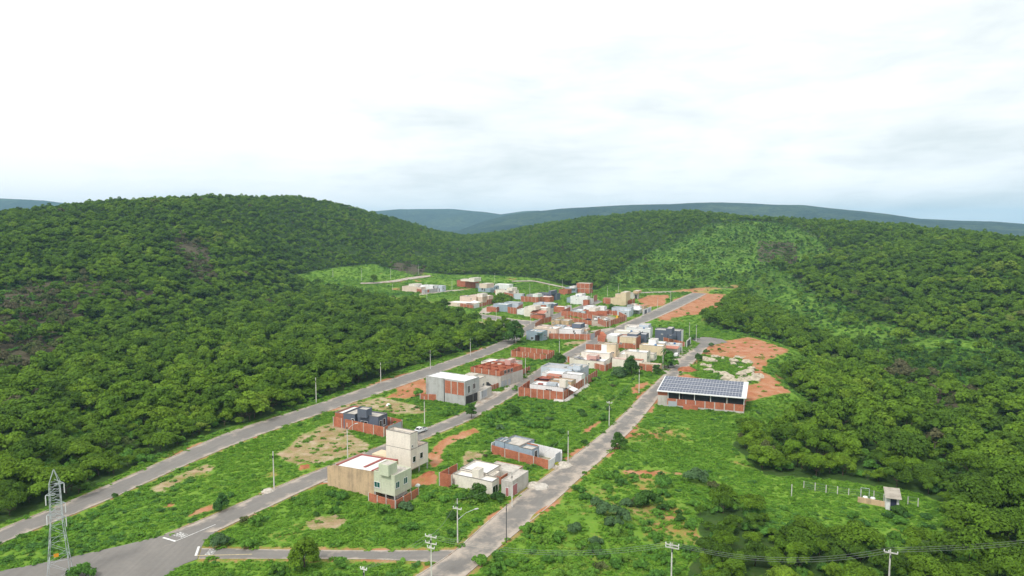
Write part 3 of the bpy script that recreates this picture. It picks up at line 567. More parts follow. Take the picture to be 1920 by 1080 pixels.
# ---------------------------------------------------------------- the houses, nearest first
def houses():
    # pale green house with the stained side wall
    H = House('house', 'pale green two storey house with tall stained tan side wall and part white sheet roof', 'house', (741, 941), None, fit=((740.6, 941), (618, 912), (770, 926), 0))
    g = H.box((740.6, 891.8), (700, 883), (768.7, 876), yb=943, m='plaster_green', roof='slab', z0=hgt(740.6, 943, 931), par=0.15)
    H.columns(g, [(0.03, .03), (0.03, .5), (0.03, .97), (.45, .03), (.97, .03), (.6, .97)])
    H.opening(g, 'F', 703, 907.6, 1.7, 1.35, m='glass_green'); H.opening(g, 'S', 745.4, 909, 1.3, 1.5, m='glass_green'); H.opening(g, 'S', 760.3, 900.7, 1.3, 1.5, m='glass_green')
    P = g['P'] + H.a * g['w']; wl = 11.5; hb = g['h'] * 0.97
    H.boxes.append(None); Z = np.array((0, 0, 1.0))
    q0 = P + H.a * 0.003; M = MB()
    c = [q0, q0 + H.b * 8.5, q0 + H.a * wl + H.b * 8.5, q0 + H.a * wl]; up = [x + Z * (hb - (.55 if k in (2, 3) else 0)) for k, x in enumerate(c)]; lo = [x - Z * .3 for x in c]
    for i in range(4): j = (i + 1) % 4; M.quad(lo[i], lo[j], up[j], up[i])
    part('wall', M, 'plaster_tan', H.o); KEEP.append([x[:2] for x in c])
    M = MB(); M.quad(*[x + Z * .03 for x in up]); part('roof', M, 'sheet_white', H.o)
    for (s0, s1, t0, t1) in ((0.0, 0.06, 0, 1), (0.93, 0.985, 0, 1), (0.06, 0.93, 0.93, 0.985), (0.30, 0.36, 0.15, 0.93)):
        B_ = [up[0] + (up[3] - up[0]) * s + (up[1] - up[0]) * t + Z * .02 for s, t in ((s0, t0), (s0, t1), (s1, t1), (s1, t0))]; M = MB(); M.hexa([x for x in B_], [x + Z * .22 for x in B_]); part('gutter', M, 'sheet_red', H.o)
    w2 = c[3] + H.a * 0.004; M = MB(); e = [w2, w2 + H.b * .2, w2 + H.a * 2.6 + H.b * .2, w2 + H.a * 2.6]; M.hexa([x - Z * .3 for x in e], [x + Z * (5.4 if k < 2 else 4.6) for k, x in enumerate(e)]); part('wall', M, 'plaster_tan', H.o)
    H.tank((728, 873), (711.5, 868), (743.5, 865), g['h'] + 2.3, g['h'] - .2, 'plaster_green')
    # ground floor set back under the upper storey
    M = MB(); s0 = g['P'] + H.a * 1.2 + H.b * 2.2; e = [s0, s0 + H.b * (g['d'] - 2.4), s0 + H.b * (g['d'] - 2.4) + H.a * (g['w'] - 1.4), s0 + H.a * (g['w'] - 1.4)]; M.hexa([x for x in e], [x + Z * (g['z0'] - .01) for x in e]); part('ground_floor', M, 'plaster_white', H.o)
    M = MB(); k0 = s0 - H.b * .03 + H.a * .4; M.quad(k0 + H.a * 3, k0, k0 + Z * 2.1, k0 + H.a * 3 + Z * 2.1); part('door', M, 'door_dark', H.o)
    wall('low brick wall round the back yard of the pale green house', [(691.7, 939), (741.6, 955), (784.4, 929.4)], top=924, lot=[(691.7, 938), (741.6, 955), (784.4, 929), (745, 915)])
    # cream tower house
    H = House('house', 'narrow cream three storey house on columns, the tallest of the near houses', 'house', (771, 894), None, fit=((771, 894), (727, 881), (797.5, 878.5), 0))
    b = H.box((770.5, 844), (726.5, 833), (797.5, 828.6), yb=893.8, m='plaster_cream', roof='slab', z0=hgt(770.5, 893.8, 881), par=1.0)
    H.columns(b, [(.02, .03), (.02, .5), (.02, .97), (.5, .97), (.5, .03), (.97, .03), (.97, .97)])
    t = H.box((770.3, 814.2), (726.3, 804), (782, 808.3), yb=893.8, w=b['w'] * .985, d=b['d'] * .42, m='plaster_cream', roof='slab', z0=b['h'] - 1.2, par=.5, keep=False)
    H.opening(b, 'S', 776.5, 861, 1.2, 1.5); H.opening(b, 'S', 790, 853.5, 1.2, 1.5); H.opening(t, 'S', 773, 836.5, .6, .6)
    p0 = b['P'] + H.b * (b['d'] * .43); Z = np.array((0, 0, 1.0)); M = MB(); e = [p0 + H.a * .2, p0 + H.a * .2 + H.b * .2, p0 + H.a * (b['w'] - .3) + H.b * .2, p0 + H.a * (b['w'] - .3)]; M.hexa([x + Z * (b['h'] - .99) for x in e], [x + Z * (b['h'] + 2.0) for x in e]); part('brick_infill', M, 'brick', H.o)
    M = MB(); e0 = b['P'] + H.a * (b['w'] + .003) + H.b * .4; e = [e0, e0 + H.b * 3.6, e0 + H.b * 3.6 + H.a * 5, e0 + H.a * 5]; M.hexa([x - Z * .3 for x in e], [x + Z * 3.4 for x in e]); part('entrance_block', M, 'plaster_beige', H.o); KEEP.append([x[:2] for x in e])
    M = MB(); e0 = b['P'] + H.a * 2.5 + H.b * 3; e = [e0, e0 + H.b * (b['d'] - 3.4), e0 + H.b * (b['d'] - 3.4) + H.a * (b['w'] - 2.7), e0 + H.a * (b['w'] - 2.7)]; M.hexa([x for x in e], [x + Z * (b['z0'] - .01) for x in e]); part('ground_floor', M, 'plaster_tan', H.o)
    # dark grey house
    H = House('house', 'dark slate grey single storey house with square tank tower inside an orange brick yard wall', 'house', (709, 800), None, fit=((720.2, 819.4), (625.5, 799), (750, 801), 0))
    b = H.box((709, 781.8), (674, 775), (722.8, 774), h=4.7, m='plaster_slate', roof='slab')
    c = H.box((665.2, 777.2), (645.2, 772.5), (687, 764), h=4.7, m='plaster_slate', roof='slab', w=4.2, d=8.5)
    H.box((648, 776), (632, 772), (668, 762), h=3.9, m='brick', roof='sheet_white', w=4, d=9, par=.2)
    H.tank((687, 768.5), (673.3, 764.9), (693.7, 764), 6.7, 4.2, 'plaster_slate')
    H.opening(b, 'F', 683, 793, 2.4, 1.2); H.opening(b, 'S', 713.7, 794.5, 1.2, 2.0); H.opening(b, 'S', 720.3, 790.5, 1.2, 2.0, m='glass'); H.opening(c, 'F', 669.8 - 8, 788, 1.2, 1.0)
    wall('orange brick wall with pale pillars round the dark grey house', [(754, 806), (720.2, 819.4), (682, 811), (641, 802), (625.5, 799)], top=788, gap=4.4, lot=[(720, 819), (625.5, 799), (655, 783), (754, 803)], gates=((0, .05, .8, 2.7, 'gate_grey'),))
    wall('brick wall along the far side of the dark grey house plot', [(625.5, 799), (655, 781), (754, 803)], h=2.6, gap=5)
    # blue grey house with white gates
    H = House('house', 'blue grey flat roofed house in a long yard with white gate wall', 'house', (997, 868), None, fit=((1028.9, 880), (921.5, 850.4), (1053.6, 864.4), 0))
    a = H.box((974, 836.5), (938, 827), (1000, 822), h=3.4, m='plaster_blue', roof='slab', w=6.5, d=7)
    b = H.box((997.8, 843.5), (975, 837), (1007.7, 836.5), h=3.4, m='plaster_blue', roof='slab')
    H.box((945, 828.8), (938, 826.6), (953, 823), h=3.7, m='plaster_blue', roof='sheet_white', w=3, d=3.2)
    H.panel(b, 'B', 0.1, .9, 2.8, 3.7, 'brick', 'brick_infill'); H.opening(b, 'S', 1004.5, 853, 1.5, 2.4, 'door', 'glass'); H.opening(a, 'F', 949.7, 843.3, .6, .6)
    wall('orange brick wall along the near side of the blue grey house plot', [(1028.9, 880), (921.5, 850.4)], top=863, gap=4.2, lot=[(1028.9, 880), (921.5, 850.4), (948, 838), (1053.6, 864.4)])
    wall('white rendered wall with grey gate across the front of the blue grey house', [(1029.6, 880), (1053.6, 864.4)], top=863, m='plaster_white', pil=False, name='yard_wall', gates=((0, .45, .85, 2.9, 'gate_grey'),))
    wall('white rendered wall on the far side of the blue grey house yard', [(1053.6, 864.2), (948, 838.5), (921.5, 850)], top=843.7, m='plaster_white', pil=False, name='yard_wall')
    # cream house at the front, with grey unfinished house behind
    H = House('house', 'cream single storey house with white sheet roof and small tank tower beside unfinished grey house', 'house', (923, 923), None, fit=((923, 923), (847, 911), (943, 913), 0))
    a = H.box((923, 904), (847, 889), (934, 895.5), yb=928, m='plaster_cream', roof='sheet_white', par=.25); hh = a['h']
    H.box(None, P=a['P'] + H.b * (a['d'] + .01) + H.a * (a['w'] - 7.5), h=hh + .4, w=7.4, d=6.5, m='plaster_cream', roof='sheet_white', par=.2); H.box(None, P=a['P'] + H.b * (a['d'] + .01) + H.a * 2.2, h=hh - .2, w=a['w'] - 9.8, d=4.0, m='plaster_cream', roof='sheet_white', par=.2)
    H.tank((897.5, 881.5), (886.5, 878), (904, 875.5), hh + 2.0, hh - .6, 'plaster_cream')
    H.opening(a, 'S', 926, 919, 1.3, 1.8, 'door', 'glass'); H.opening(a, 'S', 931, 916, 1.1, 1.8, 'door', 'glass')
    H2 = House('house', 'unfinished grey house with flat concrete roof, brick edge and open brick court', 'house', (962, 903), None, ang=math.degrees(H.th))
    c = H2.box((962.3, 886), (912, 876), (978.5, 873.7), yb=905, m='concrete_pale', roof='slab', par=.12); H2.opening(c, 'S', 972.5, 890.5, 1.2, 2.2); H2.opening(c, 'S', 967, 894.5, .8, 1.4)
    e = H2.box((939, 895), (928, 889), (958, 883), h=c['h'] - .4, m='brick', roof=None, w=4.5, d=8.5, par=2.4); H2.panel(c, 'S', 0, 1, c['h'] - .2, c['h'] + .05, 'brick', 'brick_edge')
    H2.panel(c, 'B', 0, 1, c['h'] - .2, c['h'] + .08, 'brick', 'brick_edge')
    H3 = House('gatehouse', 'pale grey gate building with pink gate at the front of the unfinished grey house', 'gatehouse', (948, 942), None, ang=math.degrees(H.th))
    k = H3.box((959, 903.5), (944, 897.8), (976, 893), h=3.6, m='concrete_pale', roof='slab', w=2.6, d=8, par=.1); H3.opening(k, 'S', 965.5, 925, 2.2, 2.6, 'gate', 'gate_pink'); H3.opening(k, 'F', 951, 930, .9, 2.1, 'gate', 'gate_pink')
    wall('brick yard wall with grey base behind the cream house', [(847, 915), (824.4, 910.4), (857, 893)], top=890.4, gap=4, lot=[(847, 913), (824.4, 910.4), (857, 893), (885, 897)])
    # two storey grey block with white roof
    H = House('house', 'two storey bare grey and brick house with white roof and open garage', 'house', (871.7, 760.3), None, fit=((871.7, 760.3), (800.6, 744), (894.6, 748.8), 0))
    b = H.box((871.7, 715.2), (800, 704), (894.6, 705.8), yb=760.3, m='concrete', roof='sheet_white', par=.12, fall=.1)
    z = b['h']; H.panel(b, 'F', .02, .50, z * .40, z * .93, 'brick', lines=2); H.opening(b, 'S', 879, 730, 1.4, 2.6, m='glass'); H.opening(b, 'S', 889, 723.8, 1.5, 2.0)
    H.panel(b, 'F', .51, .53, 0, z * .98, 'door_dark', 'recess_shade'); H.opening(b, 'S', 880.5, 750, 4.6, 3.0, 'gate', 'door_dark', 'concrete', z=1.6); H.opening(b, 'S', 892, 744, 3.6, 3.0, 'gate', 'door_dark', 'concrete', z=1.6)  # flat dark panels stand in for shade in the recess and open garage
    H = House('house', 'narrow cream house with roof tank squeezed between grey two storey house and dark yard', 'house', (897, 748), None, ang=65.5)
    c = H.box((895, 712), (875, 706), (908, 703.5), h=6.2, m='plaster_cream', roof='slab', w=7, d=7); H.tank((889, 703.5), (876, 700), (891, 699.7), 8.0, 5.7, 'plaster_cream')
    k = H.box((900, 734.5), (894, 733), (917, 723.5), h=3.3, m='concrete_pale', roof='slab', w=3, par=.1); H.opening(k, 'S', 899.5, 740, 2.4, 2.6, 'gate', 'gate_white'); H.opening(k, 'S', 908, 734.5, 4.2, 2.6, 'gate', 'gate_grey')
    wall('short brick wall with pale pillars beside the grey two storey house', [(833.5, 752), (788, 749.6)], top=740.5, gap=2.8)
    wall('brick wall along the street in front of the dark yard', [(918.6, 733), (940, 725)], top=723.6, gap=1.8, lot=[(905, 727), (918.6, 733), (940, 725), (925, 718)])
    heap('debris_heap', 'dark heap of timber in the yard beside the unfinished brick building', 914, 722, 4.2, 1.6, 'mesh_black', seed=4)
    # unfinished brick building
    H = House('building', 'unfinished two storey brick building with roofless brick rooms on top', 'building', (940, 727.6), None, fit=((938.7, 727.6), (890, 714), (961, 713.9), 0))
    l = H.box((938.7, 705.8), (884, 697), (961, 690), yb=727.6, m='concrete_pale', roof='slab', par=.05)
    u = H.box((937.5, 696.2), (883.7, 689), (960.5, 685), yb=727.6, m='brick', roof=None, z0=l['h'] + .01, par=2.0, w=l['w'] - .06, d=l['d'] - .06, keep=False)
    Z = np.array((0, 0, 1.0))
    for k in (.3, .62):
        M = MB(); s = u['P'] + H.a * .2 + H.b * (u['d'] * k); M.bar(s + Z * (u['h'] - 1.3), s + H.a * (u['w'] - .4) + Z * (u['h'] - 1.3), .16, 2.7); part('partition', M, 'brick', H.o)
    for k in (.28, .55, .8):
        M = MB(); s = u['P'] + H.b * .2 + H.a * (u['w'] * k); M.bar(s + Z * (u['h'] - 1.4), s + H.b * (u['d'] - .4) + Z * (u['h'] - 1.4), .14, 2.6); part('partition', M, 'brick', H.o)
    for x, y in ((947.3, 696.5), (953.5, 693.8), (959.3, 691)): H.opening(u, 'S', x, y, 1.5, 1.5, m='door_dark', fm='concrete_pale')
    for x, y in ((942, 716), (948, 713), (955, 709.8)): H.opening(l, 'S', x, y, 1.8, 2.5, 'gate', 'gate_grey', 'concrete_pale', z=1.35)
    for k in (.12, .36, .6, .84): H.panel(u, 'F', k, k + .02, u['z0'], u['h'] + .05, 'concrete_pale', 'pillar')
    H = House('house', 'pink and cream house with small dark window behind the unfinished brick building', 'house', (970.8, 700), None, ang=65.5)
    b = H.box((970.8, 679.3), (930, 671), (977.7, 676), h=6.4, m='plaster_pink', roof='slab', w=9.5, d=4.5); H.panel(b, 'S', 0, 1, 0, 6.42, 'plaster_cream', 'facade'); H.opening(b, 'S', 974, 689.5, .9, 1.8, m='door_dark')
    H.box((940, 681), (912, 676), (962, 672), h=6.0, m='plaster_cream', roof='sheet_white', w=9, d=7); H.tank((957, 675.5), (950, 673), (965, 671), 7.6, 5.6, 'plaster_pink')
    k = H.box((962, 701.7), (955, 700), (978, 694), h=3.4, m='concrete', roof='slab', w=4, par=.1)
    wall('brick wall with pale pillars beyond the pink house, by the street', [(978.5, 703), (993.5, 696.6)], top=692.8, gap=2.4); wall('brick wall running back from the street beside the pink house', [(979, 703), (975, 690)], h=2.6)
    # empty walled plot
    wall('tall orange brick wall enclosing an empty plot of grass', [(1024.6, 676.5), (958.4, 668.5), (974, 661), (1039, 668)], top=665, gap=3.2, closed=True, yard=False)
    # long compound beside the third street
    W1 = wall('orange brick wall with pale pillars round the white house on the raised corner plot', [(971.7, 743), (1056, 752.6), (1099.3, 722)], h=3.3, gap=2.6, lot=[(971.7, 743), (1056, 752.6), (1099.3, 722), (1021, 715)])
    wall('brick wall stretch on the street side of the white corner house', [(971.7, 743), (993, 727)], h=2.9, gap=4)
    g = [G(1040, 751.5)[:2], G(1057.5, 753.6)[:2], G(1100.5, 722)[:2]]; M = MB()
    for p, q in zip(g[:-1], g[1:]):
        d = (q - p) / np.linalg.norm(q - p); n_ = np.array((d[1], -d[0])); M.hexa([(*(p + n_ * .02), -.2), (*(p + n_ * 1.7), -.2), (*(q + n_ * 1.7), -.2), (*(q + n_ * .02), -.2)], [(*(p + n_ * .02), .75), (*(p + n_ * .3), .75), (*(q + n_ * .3), .75), (*(q + n_ * .02), .75)])
    solo('retaining_wall', M, 'concrete_pale', 'sloping pale concrete footing under the corner of the brick yard wall', 'footing', (*g[1], 0))
    wall('brick wall stepping on beyond the raised corner plot', [(1102, 720.5), (1119.5, 709)], h=3.3, gap=2.2)
    H = House('house', 'white house with small red roof bits inside the raised brick corner plot', 'house', (1057, 740), None, ang=64)
    b = H.box((1056, 726.5), (998.5, 717), (1066, 720), h=4.0, m='plaster_white', roof='sheet_white'); P, Z = b['P'], np.array((0, 0, 1.0))
    H.opening(b, 'F', 1029, 732, 2.6, 1.0); s = P + H.b * 2 + Z * 3.6; H.slab([s - H.a * .1, s + H.b * 4 - H.a * .1, s + H.b * 4 - H.a * 3.4 - Z * 1.1, s - H.a * 3.4 - Z * 1.1], 'sheet_white')
    for (al, be) in ((.35, .5), (.75, .4), (.1, .45)): q = P + H.a * (b['w'] * al) + H.b * (b['d'] * be) + Z * 3.75; M = MB(); M.bar(q - H.a * .8, q + H.a * .8, 1.2, .55); part('roof_hatch', M, 'sheet_red', H.o)
    H.box((1042, 719.5), (1026, 716), (1047, 716.5), h=5.0, m='plaster_sky', roof='slab', w=3.6, d=2.2, keep=False)
    H = House('house', 'tan walled house with small cream roof tower behind the white corner house', 'house', (1071, 728), None, ang=64)
    b = H.box((1071, 716), (1035, 708.5), (1080.5, 711), h=4.6, m='plaster_tan', roof='slab'); H.tank((1060.5, 713.5), (1051, 711), (1064, 711), 6.6, 4, 'plaster_cream'); k = H.box((1030, 715), (1010, 711), (1036, 707), h=4.2, m='brick', roof='sheet_red', w=6, par=.1); H.slab([k['P'] + np.array((0, 0, 5.3)), k['P'] + H.b * 4 + np.array((0, 0, 4.3)), k['P'] + H.b * 4 + H.a * 6 + np.array((0, 0, 4.3)), k['P'] + H.a * 6 + np.array((0, 0, 5.3))], 'tile_red')
    H = House('house', 'white stepped flat roofed house between tan house and pale grey block', 'house', (1090, 715), None, ang=64)
    b = H.box((1090.3, 703.6), (1060, 697.5), (1097, 699.5), h=5.0, m='plaster_white', roof='sheet_white'); H.box((1062, 703), (1030, 697), (1080, 694), h=4.4, m='plaster_white', roof='sheet_white', w=10, d=9); k = H.box((1048, 706.5), (1034, 703), (1054, 702), h=4.9, m='brick', roof='slab', w=5, d=3, keep=False)
    H.slab([k['P'] + np.array((0, 0, 5.0)), k['P'] + H.b * 3 + np.array((0, 0, 5.0)), k['P'] + H.b * 3 + H.a * 5 + np.array((0, 0, 5.2)), k['P'] + H.a * 5 + np.array((0, 0, 5.2))], 'tile_red')
    H = House('house', 'pale blue grey block, last and tallest of the row inside the brick corner compound', 'house', (1094.5, 706), None, ang=64)
    b = H.box((1094.5, 689), (1070, 683), (1109.5, 684.5), h=6.0, m='plaster_sky', roof='slab'); H.box((1072, 692.5), (1032, 688.5), (1082, 683), h=5.2, m='plaster_sky', roof='sheet_grey', w=13, d=8); H.tank((1088, 686), (1077, 683.5), (1091, 683.5), 7.4, 5.6, 'plaster_sky')
    # cream compound by the big tree
    wall('orange brick wall round cream house, next to the large dark street tree', [(1064, 679), (1134.4, 697), (1147, 690.5)], h=2.6, gap=3.2, lot=[(1064, 679), (1134.4, 697), (1150, 688), (1085, 668)])
    H = House('house', 'cream house with small roof boxes and solar panels behind orange brick wall', 'house', (1136, 690), None, ang=64)
    b = H.box((1132.5, 678.3), (1085, 668.5), (1142, 672), h=3.5, m='plaster_cream', roof='sheet_white'); H.box((1086, 671.5), (1078, 668.5), (1098, 664), h=3.4, m='plaster_cream', roof='sheet_grey', w=4.5, d=8)
    H.tank((1118, 667.5), (1102, 665), (1119.5, 664), 5.2, 3.2, 'plaster_pink'); s = b['P'] + H.a * 3 + H.b * 2 + np.array((0, 0, 3.62)); H.slab([s, s + H.b * 2.2, s + H.b * 2.2 + H.a * 4, s + H.a * 4], 'solar_glass', 'solar_panel', .06); s = s + H.a * 7; H.slab([s, s + H.b * 2.2, s + H.b * 2.2 + H.a * 3, s + H.a * 3], 'solar_glass', 'solar_panel', .06)
    H = House('house', 'pale cream house with long flat roof tucked behind the solar panel house', 'house', (1140, 684), None, ang=64); H.box((1143, 663.5), (1095, 656), (1149, 659), h=5.6, m='plaster_cream', roof='sheet_white', w=13)
    H = House('building', 'tall beige blank wall block with white panel rising above brick plot', 'building', (1160, 672), None, ang=64)
    b = H.box((1154.5, 646), (1143, 638), (1161, 634), h=9.0, m='plaster_beige', roof='slab', w=6.5, d=4, par=.3); H.panel(b, 'F', .62, 1.0, 4.6, 8.6, 'plaster_white', 'panel'); H.box((1156, 659), (1132, 653), (1160, 653), h=5.8, m='plaster_beige', roof='slab', w=7, d=4.5)
    wall('brick yard walls beside the street below the tall beige block', [(1098, 657), (1131, 659), (1136, 641), (1120, 640)], h=3.2, gap=3.5, lot=[(1098, 657), (1131, 659), (1136, 641), (1120, 640)])
    H = House('building', 'beige upper storey on bare orange brick, two storeys, in the middle of the crowded block', 'building', (1192.5, 655.7), None, ang=64)
    b = H.box((1192.5, 633.5), (1163, 630), (1203, 629), yb=655.7, m='brick', roof='slab', w=9.5); z = b['h']; H.panel(b, 'F', .03, .88, z * .5, z * 1.01, 'plaster_beige', 'facade'); H.opening(b, 'F', 1189, 643, .9, 1.6, m='door_dark'); H.opening(b, 'F', 1164, 643, 1.3, 1.0, m='door_dark')
    H.panel(b, 'F', .0, .02, 0, z, 'plaster_beige', 'pillar'); H.panel(b, 'F', .62, .64, 0, z * .5, 'concrete_pale', 'pillar')
    # cream compound near street three
    H = House('house', 'cream house with arched red roofed yard beside the leafy street corner', 'house', (1225, 679), None, ang=64)
    b = H.box((1225.5, 664.8), (1212.5, 660.5), (1231, 660), yb=677.5, m='plaster_cream', roof='slab', w=5.5, d=5.5); H.box((1213, 661.5), (1180, 656), (1221, 656), h=5.4, m='plaster_cream', roof='sheet_white', w=10, d=6)
    k = H.box((1203, 677), (1160, 669), (1208, 672.5), h=3.5, m='plaster_cream', roof='sheet_red', w=13, d=4); s = k['P'] + np.array((0, 0, 3.7)) + H.b * 1; H.slab([s, s + H.b * 2.6, s + H.b * 2.6 + H.a * 7, s + H.a * 7], 'tile_red'); H.box((1238, 684), (1206, 677), (1241, 681), h=2.8, m='plaster_tan', roof='slab', w=9, d=3, par=.1)
    H.box((1174, 665), (1168, 661), (1186, 657), h=4.2, m='plaster_cream', roof='sheet_white', w=4)
    wall('low brick wall with white pillars below the cream house under the leafy trees', [(1224, 698.5), (1198, 694)], top=685.8, gap=3.2)
    H = House('house', 'long beige walled house with white sheet roofs behind the palm tree', 'house', (1243, 662), None, ang=64)
    b = H.box((1243, 649.5), (1203.5, 643.5), (1252, 645), h=4.6, m='plaster_beige', roof='sheet_white', d=6); H.box((1246, 644), (1222, 640), (1257, 638), h=4.6, m='plaster_white', roof='sheet_white', w=8, d=6); H.tank((1229.5, 637.5), (1217, 636), (1231, 634), 6.6, 4.2, 'plaster_white')
    H = House('house', 'small house with pinkish tiled carport and dark front beside the big grey house', 'house', (1275, 661), None, ang=64)
    b = H.box((1273, 647), (1252, 642), (1279.5, 644), h=4.0, m='plaster_white', roof='sheet_grey', w=6, d=6); H.opening(b, 'S', 1276, 656, 1.4, 2.6, 'gate', 'door_navy'); p = b['P'] - H.b * 5; c_ = [p - H.a * .5, p + H.b * 4.5 - H.a * .5, p + H.b * 4.5 + H.a * 6, p + H.a * 6]; H.slab([x + np.array((0, 0, 3.0 + .5 * (i in (1, 2)))) for i, x in enumerate(c_)], 'tile_red')
    for x in c_: M = MB(); M.bar((x[0], x[1], -.1), (x[0], x[1], 2.9), .2); part('column', M, 'concrete_pale', H.o)
    KEEP.append([x[:2] for x in c_])
    H = House('house', 'big dark grey two storey house with white roof edge and roof tank tower', 'house', (1277, 640), None, ang=66)
    b = H.box((1277.3, 619.7), (1235, 612.5), (1284.5, 616.4), yb=642, m='plaster_slate', roof='slab', d=5.5); H.tank((1259.5, 616.5), (1251, 614.3), (1260.5, 612.5), b['h'] + 2.4, b['h'] - .6, 'plaster_slate'); H.opening(b, 'F', 1257.5, 627.5, .8, .7); H.panel(b, 'S', 0, 1, 0, b['h'] + .05, 'plaster_white', 'facade'); H.opening(b, 'S', 1281, 634, 1.6, 2.2, m='glass')
    H.panel(b, 'F', .50, .515, .5, b['h'], 'mesh_black', 'joint'); H.panel(b, 'F', .17, .185, .5, b['h'] * .92, 'mesh_black', 'joint')
    H.panel(b, 'F', .05, 1, b['h'] - .35, b['h'] + .06, 'plaster_white', 'cornice')
    wall('brick yard wall at the foot of the big dark grey house', [(1244, 641.5), (1284, 651)], h=2.6, gap=4); wall('white pillared front wall with dark gate beside the big dark grey house', [(1287, 651.5), (1295, 644.5)], h=3.4, m='plaster_white', pil=False, name='yard_wall', gates=((0, .15, .8, 2.8, 'gate_dark'),))
    # white houses along street two, upper end of that block
    H = House('house', 'white house with dark grey roof boxes in the middle of the crowded block', 'house', (1208, 643), None, ang=65.5)
    H.box((1212, 627), (1193, 622), (1222, 620), h=5.0, m='plaster_slate', roof='sheet_white', w=7, d=5.5); b = H.box((1182, 631.5), (1160, 626), (1194, 622), h=4.8, m='plaster_white', roof='sheet_grey', w=7, d=7); H.tank((1194.5, 627), (1180, 623.5), (1195.5, 622), 6.6, 4.4, 'plaster_slate'); H.box((1166, 630), (1148, 626), (1180, 621), h=3.8, m='plaster_white', roof='sheet_white', w=8, d=8, par=.1)
    H = House('house', 'long low white roofed house reaching to the second street', 'house', (1215, 629), None, ang=65.5)
    b = H.box((1218, 616), (1165, 612), (1229.5, 610.5), h=4.6, m='plaster_white', roof='sheet_white', w=13, d=7.5); H.box((1196, 623), (1155, 618), (1206, 613.5), h=4.2, m='plaster_cream', roof='sheet_white', w=13, d=6)
    H = House('house', 'white house with grey tank box at the far end of the crowded block', 'house', (1228, 622), None, ang=65.5)
    b = H.box((1219.5, 617), (1200, 613), (1231, 611.8), h=5.2, m='plaster_white', roof='sheet_white', w=8, d=4.5, keep=False); H.tank((1216, 609.5), (1200, 607.5), (1218, 606.5), 6.6, 4.8, 'plaster_sky'); H.box((1201, 612.6), (1178, 609), (1215, 606), h=4.4, m='plaster_cream', roof='sheet_white', w=9, d=6)
    # blue grey house and its neighbours on the left of street two
    H = House('house', 'small blue grey house with dark doorway facing the grassy plot', 'house', (1017, 639.7), None, ang=63)
    b = H.box((1017, 622), (989, 619), (1028, 617.8), yb=640.3, m='plaster_blue', roof='sheet_white', d=6.5); H.opening(b, 'F', 997.7, 634, 1.8, 1.3); H.opening(b, 'F', 1007.5, 635.5, 2.8, 3.2, 'door', 'door_dark', 'plaster_blue'); H.opening(b, 'S', 1025, 632, .9, 1.3); H.tank((1015, 622.3), (1003.5, 620.5), (1017, 619.5), b['h'] + .5, b['h'] - .3, 'plaster_blue')
    H = House('house', 'pale peach house with stepped roof behind small blue grey house', 'house', (1043, 634), None, ang=63)
    b = H.box((1043, 616.5), (1005, 612.5), (1048, 612.5), h=5.0, m='plaster_peach', roof='sheet_white'); H.box((1026, 612), (1016, 610), (1036, 606), h=5.6, m='plaster_peach', roof='sheet_grey', w=6, d=6); H.box((1056, 611.5), (1044, 609), (1061, 608), h=5.2, m='plaster_sky', roof='sheet_white', w=6, d=5)
    wall('brick wall round white house with tan canopy, on the left of the second street', [(1029, 635.5), (1106.4, 637.5), (1126, 627)], top=625, gap=2.6, lot=[(1029, 635.5), (1106.4, 637.5), (1126, 626), (1052, 616)], gates=((1, .05, .42, 2.9, 'gate_grey'),))
    H = House('house', 'white house with tan edged canopy and dark grey roof tower', 'house', (1089, 632), None, ang=65.5)
    b = H.box((1089, 619), (1054, 614), (1096, 615), h=4.6, m='plaster_white', roof='sheet_white'); H.opening(b, 'F', 1076, 621.5, .9, 1.4); k = H.box((1100, 617.3), (1090, 614.5), (1112, 611.5), h=4.4, m='plaster_tan', roof='slab', z0=3.2, w=7, d=6, par=.1); H.columns(k, [(.03, .04), (.97, .04), (.03, .96)])
    H.tank((1089, 608), (1077, 605.2), (1091, 604.5), 6.8, 4.4, 'plaster_slate'); H.box((1097, 611), (1077, 607), (1103, 606), h=4.8, m='plaster_white', roof='sheet_white', w=7, d=6)
    H.box((1068, 612.5), (1060, 608), (1075, 605), h=4.8, m='brick', roof='sheet_white', w=5, d=6)
    wall('brick and red sheet edge wall between peach house and the curved street', [(1003, 617), (1014, 608), (1034, 603)], h=3.2, gap=4)
    H = House('house', 'tan low flat roofed building between the peach house and the vehicle yard', 'building', (1049, 611), None, ang=65.5); b = H.box((1048.5, 600.8), (1039, 598), (1054, 598), h=4.2, m='plaster_tan', roof='slab'); k = H.box((1066, 601.5), (1050, 598.5), (1071, 598.5), h=4.0, m='plaster_tan', roof='slab'); M = MB()
    # vehicle yard
    wall('brick wall round the yard where the white vans are parked', [(1121, 606), (1137, 613.5), (1175, 601)], h=3.4, gap=3, lot=[(1110, 612), (1137, 613), (1175, 601), (1128, 588), (1085, 594)])
    wall('brick wall on the near side of the vehicle yard, left of its entrance', [(1110, 611), (1076, 604.5), (1058, 600)], h=3.0, gap=4); wall('long brick wall at the back of the vehicle yard', [(1111, 600), (1075, 593.5), (1052, 592), (1070, 584)], h=3.4, gap=5); wall('brick wall on the far side of the vehicle yard beside the pale blue house', [(1175, 601), (1158, 592), (1128, 590)], h=3.2, gap=4)
    H = House('warehouse', 'pale grey shed with sloping white roof and brick side above the vehicle yard', 'shed', (1096, 593), None, ang=64)
